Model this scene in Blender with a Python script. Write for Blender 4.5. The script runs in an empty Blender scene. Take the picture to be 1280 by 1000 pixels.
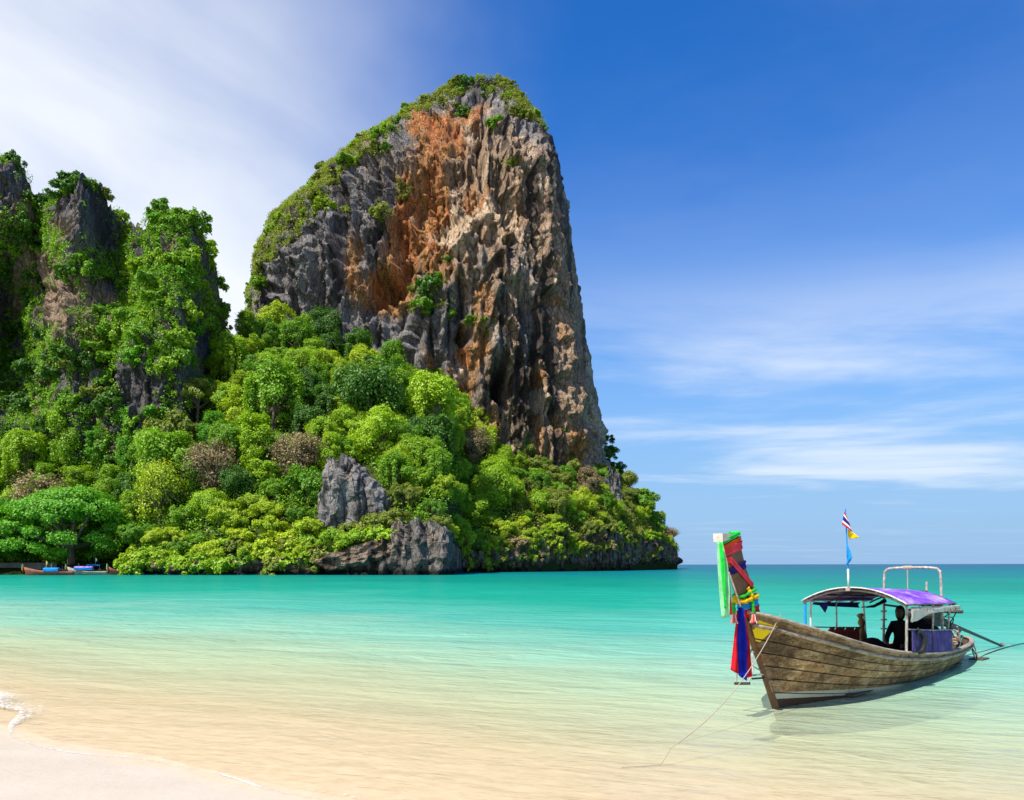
import bpy, bmesh, math, random
import numpy as np
from mathutils import Vector, Matrix

# ------------------------------------------------------------------ camera, sky, sun, exposure
SC = bpy.context.scene
COL = SC.collection
CAM_H, F, HY = 2.1, 1000.0, 706.0            # camera height above the water, focal length and horizon row in photo pixels
cam = bpy.data.cameras.new('camera')
cam_o = bpy.data.objects.new('camera', cam); COL.objects.link(cam_o)
cam_o.location = (0, 0, CAM_H); cam_o.rotation_euler = (math.radians(90), math.radians(0.12), 0)
cam.sensor_width = 36.0; cam.lens = F / 1280 * 36; cam.shift_y = (HY - 500) / 1280
cam.clip_start = 0.1; cam.clip_end = 60000
SC.camera = cam_o

SUN = Vector((-0.42, -0.47, 1.0)).normalized()   # towards the sun
sun_el = math.asin(SUN.z); sun_az = math.atan2(SUN.x, SUN.y)
sl = bpy.data.lights.new('sun', 'SUN'); sl.energy = 5.0; sl.angle = math.radians(0.53); sl.color = (1.0, 0.95, 0.86)
so = bpy.data.objects.new('sun', sl); COL.objects.link(so)
so.location = (0, 0, 300); so.rotation_euler = SUN.to_track_quat('Z', 'Y').to_euler()

SC.view_settings.view_transform = 'Standard'; SC.view_settings.look = 'None'
SC.view_settings.exposure = 0.45; SC.view_settings.gamma = 1.0; SC.view_settings.use_curve_mapping = False
SC.cycles.use_denoising = True
SC.cycles.max_bounces = 8; SC.cycles.transparent_max_bounces = 12
SC.cycles.diffuse_bounces = 3; SC.cycles.glossy_bounces = 3

W = bpy.data.worlds.new('World'); SC.world = W; W.use_nodes = True

class NT:
    """small helper around a node tree"""
    def __init__(s, tree):
        s.t = tree; s.n = tree.nodes; s.l = tree.links
        for x in list(s.n): s.n.remove(x)
    def add(s, typ, ins=None, **kw):
        nd = s.n.new(typ)
        for k, v in kw.items(): setattr(nd, k, v)
        for k, v in (ins or {}).items(): s.set(nd, k, v)
        return nd
    def set(s, nd, k, v):
        inp = nd.inputs[k]
        if isinstance(v, bpy.types.Node): v = v.outputs[0]
        if isinstance(v, bpy.types.NodeSocket): s.l.new(v, inp)
        else: inp.default_value = v
    def math(s, op, a, b=0.0, c=0.0, clamp=False):
        return s.add('ShaderNodeMath', {0: a, 1: b, 2: c}, operation=op, use_clamp=clamp).outputs[0]
    def mix(s, f, a, b, blend='MIX'):
        nd = s.add('ShaderNodeMix', data_type='RGBA', blend_type=blend)
        s.set(nd, 0, f); s.set(nd, 6, a); s.set(nd, 7, b)
        return nd.outputs[2]
    def ramp(s, f, stops, interp='LINEAR'):
        nd = s.add('ShaderNodeValToRGB'); cr = nd.color_ramp; cr.interpolation = interp
        while len(cr.elements) < len(stops): cr.elements.new(0.5)
        for e, (p, c) in zip(cr.elements, stops):
            e.position = p; e.color = (*c, 1) if len(c) == 3 else c
        s.set(nd, 0, f); return nd.outputs[0]
    def rng(s, v, a, b, c=0.0, d=1.0, smooth=True):
        nd = s.add('ShaderNodeMapRange', interpolation_type='SMOOTHSTEP' if smooth else 'LINEAR')
        nd.inputs[0].default_value = 0; s.set(nd, 0, v)
        for i, q in zip((1, 2, 3, 4), (a, b, c, d)): s.set(nd, i, q)
        return nd.outputs[0]
    def noise(s, vec, scale, detail=4, rough=0.55, dist=0.0, dims='3D'):
        nd = s.add('ShaderNodeTexNoise', noise_dimensions=dims)
        if vec is not None: s.set(nd, 'Vector', vec)
        s.set(nd, 'Scale', scale); s.set(nd, 'Detail', detail); s.set(nd, 'Roughness', rough); s.set(nd, 'Distortion', dist)
        return nd.outputs[0]
    def vmul(s, vec, xyz, loc=(0, 0, 0)):
        nd = s.add('ShaderNodeMapping', vector_type='POINT')
        s.set(nd, 'Vector', vec); nd.inputs['Scale'].default_value = xyz; nd.inputs['Location'].default_value = loc
        return nd.outputs[0]

def world():
    g = NT(W.node_tree)
    sky = g.add('ShaderNodeTexSky', sky_type='NISHITA', sun_disc=False)
    sky.sun_elevation = sun_el; sky.sun_rotation = sun_az; sky.altitude = 0
    sky.air_density = 1.0; sky.dust_density = 0.35; sky.ozone_density = 2.2
    hs = g.add('ShaderNodeHueSaturation', {'Hue': 0.513, 'Saturation': 1.42, 'Value': 1.36, 'Fac': 1.0, 'Color': sky.outputs[0]})
    tc = g.add('ShaderNodeTexCoord').outputs['Generated']
    sp = g.add('ShaderNodeSeparateXYZ', {0: tc})
    zz = g.math('ADD', g.math('MAXIMUM', sp.outputs[2], 0.0), 0.02)
    u = g.math('DIVIDE', sp.outputs[0], zz); v = g.math('DIVIDE', sp.outputs[1], zz)
    uv = g.add('ShaderNodeCombineXYZ', {0: u, 1: v, 2: 0.0}).outputs[0]
    # a broad veil of high cloud that thins out along one straight edge
    warp = g.noise(g.vmul(uv, (0.9, 0.5, 1)), 1.0, 5, 0.55, 0.4)
    edge = g.math('ADD', u, g.math('MULTIPLY', g.math('SUBTRACT', warp, 0.5), 0.9))
    veil = g.rng(edge, 0.15, -1.05, 0.0, 0.90)
    fib = g.noise(g.vmul(uv, (1.5, 0.8, 1), (3, 1, 0)), 1.0, 5, 0.5, 1.2)
    veil = g.math('MULTIPLY', veil, g.rng(fib, 0.25, 0.70, 0.70, 1.0))
    # scattered low bands further out
    n2 = g.noise(g.vmul(uv, (0.42, 0.60, 1), (5.2, 0.9, 4)), 1.0, 7, 0.58, 0.35)
    n3 = g.noise(g.vmul(uv, (0.16, 0.20, 1), (0.2, 2.1, 9)), 1.0, 2, 0.5)
    thr = g.math('ADD', n2, g.math('MULTIPLY', g.math('SUBTRACT', n3, 0.5), 0.8))
    band = g.rng(thr, 0.48, 0.84, 0.0, 0.66)
    band = g.math('MULTIPLY', band, g.rng(sp.outputs[2], 0.03, 0.13, 0.15, 1.0))
    band = g.math('MULTIPLY', band, g.rng(sp.outputs[2], 0.36, 0.18, 0.12, 1.0))
    cl = g.math('MAXIMUM', veil, band)
    haze = g.rng(sp.outputs[2], 0.44, 0.0, 0.0, 0.92)
    c0 = g.mix(haze, hs.outputs[0], (1.75, 3.3, 5.7, 1))
    c1 = g.mix(cl, c0, (7.3, 7.5, 7.6, 1))
    bg = g.add('ShaderNodeBackground', {'Color': c1, 'Strength': 0.105})
    g.add('ShaderNodeOutputWorld', {0: bg})
world()

# ------------------------------------------------------------------ numpy noise, mesh and object helpers
def _h(ix, iy, iz, seed):
    h = (ix.astype(np.int64) * 374761393 + iy.astype(np.int64) * 668265263 + iz.astype(np.int64) * 2147483647 + seed * 974711) & 0xFFFFFFFF
    h = ((h ^ (h >> 13)) * 1274126177) & 0xFFFFFFFF
    h = ((h ^ (h >> 16)) * 2246822519) & 0xFFFFFFFF
    return ((h ^ (h >> 15)) & 0xFFFFFF) / float(0xFFFFFF)
def vn(x, y, z=None, seed=0):
    x = np.asarray(x, float); y = np.asarray(y, float) + 0 * x
    z = np.zeros_like(x) if z is None else np.asarray(z, float) + 0 * x
    ix, iy, iz = np.floor(x), np.floor(y), np.floor(z)
    fx, fy, fz = x - ix, y - iy, z - iz
    fx, fy, fz = [t * t * t * (t * (t * 6 - 15) + 10) for t in (fx, fy, fz)]
    r = 0
    for dx in (0, 1):
        for dy in (0, 1):
            for dz in (0, 1):
                w = (fx if dx else 1 - fx) * (fy if dy else 1 - fy) * (fz if dz else 1 - fz)
                r = r + w * _h(ix + dx, iy + dy, iz + dz, seed)
    return r
def fbm(x, y, z=None, seed=0, o=4, g=0.5):
    s, a, t = 0, 1.0, 0
    for k in range(o):
        s = s + a * vn(np.asarray(x) * 2 ** k, np.asarray(y) * 2 ** k, None if z is None else np.asarray(z) * 2 ** k, seed + k * 17)
        t += a; a *= g
    return s / t
def sstep(x, a, b):
    t = np.clip((x - a) / (b - a), 0, 1); return t * t * (3 - 2 * t)

def np_mesh(name, V, Q, smooth=False, attrs=None):
    V = np.ascontiguousarray(V, np.float32); Q = np.ascontiguousarray(Q, np.int32)
    me = bpy.data.meshes.new(name)
    me.vertices.add(len(V)); me.vertices.foreach_set('co', V.ravel())
    k = Q.shape[1]
    me.loops.add(Q.size); me.loops.foreach_set('vertex_index', Q.ravel())
    me.polygons.add(len(Q)); me.polygons.foreach_set('loop_start', np.arange(0, Q.size, k, dtype=np.int32))
    me.polygons.foreach_set('loop_total', np.full(len(Q), k, np.int32))
    me.polygons.foreach_set('use_smooth', np.full(len(Q), smooth))
    for an, arr in (attrs or {}).items():
        arr = np.asarray(arr, np.float32)
        if arr.ndim == 1:
            a = me.attributes.new(an, 'FLOAT', 'POINT'); a.data.foreach_set('value', arr)
        else:
            a = me.attributes.new(an, 'FLOAT_COLOR', 'POINT')
            a.data.foreach_set('color', np.concatenate([arr, np.ones((len(arr), 1), np.float32)], 1).ravel())
    me.update(); me.validate()
    return me
def grid_quads(nr, nc, wrap=False):
    i = np.arange(nr - 1)[:, None]; j = np.arange(nc if wrap else nc - 1)[None, :]; j2 = (j + 1) % nc
    return np.stack([i * nc + j, i * nc + j2, (i + 1) * nc + j2, (i + 1) * nc + j], -1).reshape(-1, 4)
def link(name, me, mat=None, parent=None, loc=None):
    o = bpy.data.objects.new(name, me); COL.objects.link(o)
    if mat is not None and me is not None and len(me.materials) == 0: me.materials.append(mat)
    if parent is not None: o.parent = parent
    if loc is not None: o.location = loc
    return o
def tag(o, label=None, cat=None, group=None, kind=None):
    if label: o['label'] = label
    if cat: o['category'] = cat
    if group: o['group'] = group
    if kind: o['kind'] = kind
    return o
def empty(name, loc=(0, 0, 0), rz=0.0, parent=None):
    o = bpy.data.objects.new(name, None); COL.objects.link(o)
    o.location = loc; o.rotation_euler = (0, 0, rz); o.empty_display_size = 0.2
    if parent is not None: o.parent = parent
    return o
def at(px, py, Y):
    return Vector(((px - 640) / F * Y, Y, CAM_H + (HY - py) / F * Y))

class MB:
    """collects shapes into one mesh"""
    def __init__(s): s.v = []; s.f = []
    def add(s, vs, fs):
        b = len(s.v); s.v += [tuple(p) for p in vs]; s.f += [tuple(b + i for i in f) for f in fs]; return s
    def box(s, c, size, M=None):
        x, y, z = [q / 2 for q in size]
        vs = [Vector((a * x, b * y, d * z)) for a in (-1, 1) for b in (-1, 1) for d in (-1, 1)]
        if M is not None: vs = [M @ p for p in vs]
        vs = [p + Vector(c) for p in vs]
        return s.add(vs, [(0, 1, 3, 2), (4, 6, 7, 5), (0, 4, 5, 1), (2, 3, 7, 6), (0, 2, 6, 4), (1, 5, 7, 3)])
    def tube(s, pts, r, n=8, cap=True, flat=1.0):
        pts = [Vector(p) for p in pts]; R = r if isinstance(r, (list, tuple)) else [r] * len(pts)
        vs = []; prev = None
        for i, p in enumerate(pts):
            t = (pts[min(i + 1, len(pts) - 1)] - pts[max(i - 1, 0)]).normalized()
            if prev is None:
                a = Vector((0, 0, 1)) if abs(t.z) < 0.9 else Vector((1, 0, 0)); u = t.cross(a).normalized()
            else:
                u = (prev - t * prev.dot(t)).normalized()
            w = t.cross(u); prev = u
            vs += [p + (u * math.cos(2 * math.pi * k / n) + w * math.sin(2 * math.pi * k / n) * flat) * R[i] for k in range(n)]
        fs = [(i * n + k, i * n + (k + 1) % n, (i + 1) * n + (k + 1) % n, (i + 1) * n + k) for i in range(len(pts) - 1) for k in range(n)]
        if cap: fs += [tuple(range(n))[::-1], tuple(range((len(pts) - 1) * n, len(pts) * n))]
        return s.add(vs, fs)
    def mesh(s, name, smooth=False):
        me = bpy.data.meshes.new(name); me.from_pydata([tuple(p) for p in s.v], [], s.f); me.update()
        bm = bmesh.new(); bm.from_mesh(me); bmesh.ops.recalc_face_normals(bm, faces=bm.faces); bm.to_mesh(me); bm.free()
        if smooth: me.polygons.foreach_set('use_smooth', [True] * len(me.polygons))
        return me
    def build(s, name, mat, parent=None, smooth=False):
        return link(name, s.mesh(name, smooth), mat, parent)

def smooth_path(pts, n=6):
    P = [Vector(p) for p in pts]; out = []
    for i in range(len(P) - 1):
        p0, p1, p2, p3 = P[max(i - 1, 0)], P[i], P[i + 1], P[min(i + 2, len(P) - 1)]
        for k in range(n):
            t = k / n
            out.append(0.5 * ((2 * p1) + (p2 - p0) * t + (2 * p0 - 5 * p1 + 4 * p2 - p3) * t * t + (3 * p1 - p0 - 3 * p2 + p3) * t ** 3))
    out.append(P[-1]); return out

# ------------------------------------------------------------------ materials
MATS = {}
def mat(name):
    m = bpy.data.materials.new(name); m.use_nodes = True; MATS[name] = m
    return m, NT(m.node_tree)
def out(g, sh, disp=None):
    g.add('ShaderNodeOutputMaterial', {0: sh})

def plain(name, col, rough=0.6, var=0.25, scale=9.0, bump=0.15, metal=0.0, spec=0.4, stretch=(1, 1, 1), dirt=None, trans=0.0):
    m, g = mat(name)
    P = g.add('ShaderNodeTexCoord').outputs['Object']
    n = g.noise(g.vmul(P, stretch), scale, 6, 0.62)
    c = g.mix(g.rng(n, 0.3, 0.72), tuple(q * (1 - var) for q in col) + (1,), tuple(min(1, q * (1 + var)) for q in col) + (1,))
    if dirt:
        n2 = g.noise(P, scale * 0.45, 7, 0.7)
        c = g.mix(g.rng(n2, 0.52, 0.68), c, (*dirt, 1))
    bp = g.add('ShaderNodeBump', {'Strength': bump, 'Distance': 0.02, 'Height': n})
    b = g.add('ShaderNodeBsdfPrincipled', {'Base Color': c, 'Roughness': rough, 'Metallic': metal, 'Specular IOR Level': spec, 'Normal': bp})
    sh = b
    if trans:
        t = g.add('ShaderNodeBsdfTranslucent', {'Color': c})
        sh = g.add('ShaderNodeMixShader', {0: trans, 1: b, 2: t})
    out(g, sh); return m

def leaf_mat(name, dark, light, trans=0.38, gloss=0.03):
    m, g = mat(name)
    lv = g.add('ShaderNodeAttribute', attribute_name='lv').outputs['Fac']
    rnd = g.add('ShaderNodeObjectInfo').outputs['Random']
    geo = g.add('ShaderNodeNewGeometry').outputs['Position']
    n = g.noise(geo, 0.22, 3, 0.5)
    f = g.math('ADD', g.math('MULTIPLY', lv, 0.45), g.math('ADD', g.math('MULTIPLY', g.math('SUBTRACT', rnd, 0.5), 0.5), g.math('MULTIPLY', n, 0.55)), clamp=True)
    c = g.mix(f, (*dark, 1), (*light, 1))
    d = g.add('ShaderNodeBsdfDiffuse', {'Color': c})
    t = g.add('ShaderNodeBsdfTranslucent', {'Color': g.mix(0.5, c, (0.9, 1.0, 0.25, 1), 'MULTIPLY')})
    a = g.add('ShaderNodeMixShader', {0: trans, 1: d, 2: t})
    gl = g.add('ShaderNodeBsdfGlossy', {'Color': (1, 1, 1, 1), 'Roughness': 0.5})
    out(g, g.add('ShaderNodeMixShader', {0: gloss, 1: a, 2: gl})); return m

LEAF = {
    'bright': leaf_mat('leaf_bright', (0.150, 0.330, 0.004), (0.440, 0.620, 0.008)),
    'mid':    leaf_mat('leaf_mid',    (0.075, 0.240, 0.004), (0.270, 0.480, 0.008)),
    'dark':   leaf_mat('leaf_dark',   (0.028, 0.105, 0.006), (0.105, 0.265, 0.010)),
    'yellow': leaf_mat('leaf_yellow', (0.235, 0.390, 0.004), (0.560, 0.650, 0.012)),
    'olive':  leaf_mat('leaf_olive',  (0.130, 0.190, 0.014), (0.350, 0.400, 0.036)),
    'brown':  leaf_mat('leaf_brown',  (0.180, 0.130, 0.058), (0.420, 0.320, 0.145), 0.25),
    'cool':   leaf_mat('leaf_cool',   (0.050, 0.225, 0.006), (0.205, 0.510, 0.010)),
}
BARK = plain('bark', (0.16, 0.125, 0.09), 0.9, 0.4, 1.2, 0.5, spec=0.1)

def rock_material():
    m, g = mat('limestone')
    tint = g.add('ShaderNodeAttribute', attribute_name='tint').outputs['Color']
    P = g.add('ShaderNodeNewGeometry').outputs['Position']
    st = g.noise(g.vmul(P, (0.75, 0.75, 0.16)), 1.0, 9, 0.70, 0.5)
    fn = g.noise(P, 1.1, 8, 0.7)
    c = g.mix(1.0, tint, g.ramp(st, [(0.28, (0.26, 0.25, 0.24)), (0.44, (0.85, 0.83, 0.81)), (0.58, (1.15, 1.13, 1.10)), (0.74, (2.0, 1.92, 1.8))]), 'MULTIPLY')
    c = g.mix(1.0, c, g.ramp(fn, [(0.3, (0.6, 0.6, 0.6)), (0.55, (1, 1, 1)), (0.8, (1.35, 1.33, 1.3))]), 'MULTIPLY')
    wv = g.add('ShaderNodeMix', data_type='VECTOR'); g.set(wv, 0, 0.16); g.set(wv, 4, g.vmul(P, (0.30, 0.30, 0.13))); g.set(wv, 5, g.add('ShaderNodeTexNoise', {'Vector': P, 'Scale': 0.35, 'Detail': 4.0}).outputs['Color'])
    vo = g.add('ShaderNodeTexVoronoi', {'Vector': wv.outputs[1], 'Scale': 1.6}, feature='DISTANCE_TO_EDGE').outputs['Distance']
    ck = g.rng(vo, 0.0, 0.07)
    c = g.mix(g.math('MULTIPLY', g.math('SUBTRACT', 1.0, ck), 0.55), c, (0.045, 0.040, 0.038, 1))
    h = g.math('ADD', g.math('ADD', g.math('MULTIPLY', st, 1.0), g.math('MULTIPLY', fn, 0.55)), g.math('MULTIPLY', ck, 0.25))
    bp = g.add('ShaderNodeBump', {'Strength': 1.0, 'Distance': 2.2, 'Height': h})
    out(g, g.add('ShaderNodeBsdfPrincipled', {'Base Color': c, 'Roughness': 0.92, 'Specular IOR Level': 0.15, 'Normal': bp}))
    return m
ROCK = rock_material()

def soil_material():
    m, g = mat('forest_soil')
    P = g.add('ShaderNodeNewGeometry').outputs['Position']
    n = g.noise(P, 0.35, 6, 0.6)
    c = g.mix(n, (0.02, 0.035, 0.010, 1), (0.06, 0.07, 0.022, 1))
    out(g, g.add('ShaderNodeBsdfDiffuse', {'Color': c})); return m
SOIL = soil_material()

# the shore: m is the distance in metres out from the water's edge
SN = (0.54, 0.8417); SCN = -4.99
def shore_m(x, y): return x * SN[0] + y * SN[1] + SCN
def bed_z(x, y):
    m = shore_m(x, y)
    w = 0.5 * (fbm(x / 5.0 + 9, y / 5.0, seed=5, o=3) - 0.5) * np.exp(-(m / 9) ** 2)
    m = m + w * 2.2
    z = np.where(m < 0, -0.062 * m, -0.058 * m)
    z = np.where(m < -6, 0.372 + 0.03 * (-m - 6), z)
    z = np.clip(z, -9, 2.0)
    return z + 0.012 * (fbm(x / 1.3, y / 1.3, seed=8, o=3) - 0.5)

def sand_material():
    m, g = mat('beach_sand')
    P = g.add('ShaderNodeNewGeometry').outputs['Position']
    z = g.add('ShaderNodeSeparateXYZ', {0: P}).outputs[2]
    n = g.noise(P, 0.9, 5, 0.55); fine = g.noise(P, 160.0, 3, 0.7); lump = g.noise(P, 5.0, 5, 0.6)
    zz = g.math('ADD', z, g.math('MULTIPLY', g.math('SUBTRACT', n, 0.5), 0.035))
    wet = g.rng(zz, 0.035, 0.0, 0.0, 1.0)
    dry = g.mix(g.rng(n, 0.3, 0.7), (0.490, 0.420, 0.335, 1), (0.530, 0.462, 0.375, 1))
    dry = g.mix(g.math('MULTIPLY', g.rng(fine, 0.55, 0.75), 0.30), dry, (0.32, 0.25, 0.18, 1))
    wetc = g.mix(g.rng(lump, 0.3, 0.7), (0.570, 0.435, 0.285, 1), (0.64, 0.505, 0.345, 1))
    c = g.mix(wet, dry, wetc)
    bp = g.add('ShaderNodeBump', {'Strength': 0.6, 'Distance': 0.03, 'Height': g.math('ADD', g.math('MULTIPLY', fine, 0.30), lump)})
    r = g.rng(wet, 0, 1, 0.95, 0.55)
    out(g, g.add('ShaderNodeBsdfPrincipled', {'Base Color': c, 'Roughness': r, 'Specular IOR Level': 0.15, 'Normal': bp})); return m
SAND = sand_material()

def water_material():
    m, g = mat('sea_water')
    P = g.add('ShaderNodeNewGeometry').outputs['Position']
    sp = g.add('ShaderNodeSeparateXYZ', {0: P})
    big = g.noise(P, 0.035, 3, 0.5); mid = g.noise(P, 0.22, 4, 0.6)
    m0 = g.math('ADD', g.math('ADD', g.math('MULTIPLY', sp.outputs[0], SN[0]), g.math('MULTIPLY', sp.outputs[1], SN[1])), SCN)
    wob = g.math('MULTIPLY', g.math('MAXIMUM', m0, 0.0), g.math('ADD', g.math('MULTIPLY', g.math('SUBTRACT', big, 0.5), 1.5), g.math('MULTIPLY', g.math('SUBTRACT', mid, 0.5), 0.6)))
    mm = g.math('MAXIMUM', g.math('ADD', m0, wob), 0.0)
    lg = g.math('DIVIDE', g.math('LOGARITHM', g.math('ADD', mm, 1.0), 10.0), 3.6)     # 0 at the edge, 1 at 4 km
    scat = g.ramp(lg, [(0.0, (0.60, 0.51, 0.37)), (0.14, (0.64, 0.57, 0.38)), (0.235, (0.57, 0.68, 0.45)), (0.30, (0.34, 0.65, 0.48)), (0.37, (0.090, 0.425, 0.335)),
                       (0.45, (0.010, 0.295, 0.210)), (0.54, (0.002, 0.205, 0.150)), (0.62, (0.002, 0.155, 0.168)), (0.74, (0.002, 0.105, 0.158)), (0.90, (0.002, 0.070, 0.140))])
    opa = g.ramp(lg, [(0.0, (0.0,) * 3), (0.10, (0.10,) * 3), (0.20, (0.32,) * 3), (0.29, (0.58,) * 3), (0.38, (0.86,) * 3), (0.47, (1, 1, 1))])
    tint = g.ramp(lg, [(0.0, (1, 1, 1)), (0.15, (0.97, 0.995, 0.95)), (0.26, (0.80, 0.99, 0.92)), (0.40, (0.45, 0.93, 0.84))])
    # ripples at three scales, longer along the shore than across it
    rot = g.add('ShaderNodeMapping', {'Vector': P}); rot.inputs['Rotation'].default_value = (0, 0, math.radians(22))
    w1 = g.noise(g.vmul(rot.outputs[0], (0.55, 1.5, 1)), 1.0, 4, 0.6, 0.5)
    w2 = g.noise(g.vmul(rot.outputs[0], (2.2, 5.5, 1)), 1.0, 4, 0.6, 0.4)
    w3 = g.noise(g.vmul(rot.outputs[0], (0.07, 0.22, 1)), 1.0, 3, 0.55, 0.3)
    h = g.math('ADD', g.math('ADD', g.math('MULTIPLY', w1, 0.26), g.math('MULTIPLY', w2, 0.085)), g.math('MULTIPLY', w3, 0.9))
    calm = g.rng(m0, 0.0, 9.0, 0.32, 1.0)
    bp = g.add('ShaderNodeBump', {'Strength': 1.0, 'Distance': 1.0, 'Height': g.math('MULTIPLY', h, calm)})
    dif = g.add('ShaderNodeBsdfDiffuse', {'Color': scat, 'Normal': bp})
    tr = g.add('ShaderNodeBsdfTransparent', {'Color': tint})
    body = g.add('ShaderNodeMixShader', {0: opa, 1: tr, 2: dif})
    # foam along the very edge
    fn = g.noise(P, 26.0, 5, 0.7); fw = g.noise(P, 2.6, 5, 0.6)
    fz = g.math('ADD', m0, g.math('MULTIPLY', g.math('SUBTRACT', fw, 0.5), 1.0))
    foam = foam_mask(g, P, m0, fn, fw)
    fo = g.add('ShaderNodeBsdfDiffuse', {'Color': (0.82, 0.80, 0.76, 1)})
    body = g.add('ShaderNodeMixShader', {0: foam, 1: body, 2: fo})
    fr = g.add('ShaderNodeFresnel', {'IOR': 1.33, 'Normal': bp}).outputs[0]
    gl = g.add('ShaderNodeBsdfGlossy', {'Roughness': 0.10, 'Color': (1, 1, 1, 1), 'Normal': bp})
    k = g.math('MULTIPLY', g.math('MULTIPLY', fr, 0.38), g.math('SUBTRACT', 1.0, foam))
    out(g, g.add('ShaderNodeMixShader', {0: k, 1: body, 2: gl})); return m
def foam_mask(g, P, m0, fn, fw):
    at_ = g.add('ShaderNodeAttribute', attribute_name='foam').outputs['Fac']
    s = g.math('ADD', at_, g.math('MULTIPLY', g.math('SUBTRACT', fn, 0.5), 1.9))
    return g.math('MULTIPLY', g.rng(s, 0.38, 0.78), g.rng(at_, 0.02, 0.2))

# ------------------------------------------------------------------ the setting: beach and seabed, sea
def ground_and_sea():
    t = np.linspace(-10.0, 10.0, 261); ax = np.sinh(t) * 2.0
    X, Yv = np.meshgrid(ax, ax + 8.0); Z = bed_z(X, Yv)
    V = np.stack([X, Yv, Z], -1).reshape(-1, 3)
    o = link('beach', np_mesh('beach', V, grid_quads(261, 261), True), SAND); tag(o, 'pale sand beach sloping down into a sandy seabed', kind='structure')
    # the sea: fine near the shore
    tx = np.sinh(np.linspace(-9.2, 9.2, 340)) * 3.0
    ty = np.sinh(np.linspace(-2.6, 9.4, 420)) * 2.5 + 9.0
    X, Yv = np.meshgrid(tx, ty); m = shore_m(X, Yv)
    near = np.exp(-np.hypot(X, Yv) / 90)
    sw = (fbm(X * 0.10 + Yv * 0.05, Yv * 0.45 - X * 0.2, seed=31, o=3) - 0.5)
    Z = sw * 0.10 * near * sstep(m, 0.5, 9)
    V = np.stack([X, Yv, Z], -1).reshape(-1, 3)
    Q = grid_quads(420, 340)
    keep = (m.reshape(-1)[Q] > -6).any(1)
    Q = Q[keep]; used = np.unique(Q); remap = np.full(len(V), -1); remap[used] = np.arange(len(used))
    o = link('sea', np_mesh('sea', V[used], remap[Q], True), water_material()); tag(o, 'clear turquoise shallow sea turning deep blue at the horizon', kind='structure')
    # thin swash sheet and foam where the last wave runs up the sand
    nb, na = 40, 400
    a = np.linspace(-40, 40, na)[None, :]; b = np.linspace(0, 1, nb)[:, None]
    tang = np.array([SN[1], -SN[0]])
    reach = 0.10 + 0.55 * (fbm(a / 2.3, 0 * a, seed=71, o=5) - 0.5) + 0.35 * (vn(a / 6.5, 0 * a, seed=77) - 0.5)
    back_ = sstep(a, -10.3, -12.6) * (0.95 + 0.5 * (vn(a / 1.1, 0 * a, seed=91) - 0.5))
    mm = -reach + back_ + b * (0.85 + 0.9 * sstep(a, -10.5, -12.5))
    bx = (mm - SCN) * SN[0] + a * tang[0]; by = (mm - SCN) * SN[1] + a * tang[1]
    z = np.maximum(bed_z(bx, by) + 0.003, 0.012)
    wide = sstep(a, -10.8, -12.2)
    fo = (np.exp(-(b / (0.10 + 0.30 * wide)) ** 2) * (0.76 - 0.04 * wide) * (0.55 + 0.6 * vn(a / 0.8, 0 * a, seed=93))) * sstep(b, 0.0, 0.03) + 0.45 * np.exp(-((b - 0.35 - 0.2 * (vn(a / 1.7, 0 * a, seed=5) - 0.5)) / 0.10) ** 2) * sstep(vn(a / 1.1, b * 3, seed=4), 0.3, 0.8) + 0 * a
    V = np.stack([bx + 0 * b, by + 0 * b, z + 0 * b], -1).reshape(-1, 3)
    me = np_mesh('wave_foam', V, grid_quads(nb, na), True, {'foam': (fo + 0 * bx).reshape(-1)})
    m_, g = mat('swash_foam')
    P = g.add('ShaderNodeNewGeometry').outputs['Position']
    fn = g.noise(P, 24.0, 5, 0.7); fw = g.noise(P, 2.6, 5, 0.6)
    mask = foam_mask(g, P, None, fn, fw)
    fd = g.add('ShaderNodeBsdfDiffuse', {'Color': (0.62, 0.59, 0.54, 1)}); tr = g.add('ShaderNodeBsdfTransparent', {'Color': (1, 1, 1, 1)})
    out(g, g.add('ShaderNodeMixShader', {0: mask, 1: tr, 2: fd}))
    o = link('wave_foam', me, m_); tag(o, 'thin white foam line where the wave meets dry sand', 'foam', kind='stuff')
ground_and_sea()

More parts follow.
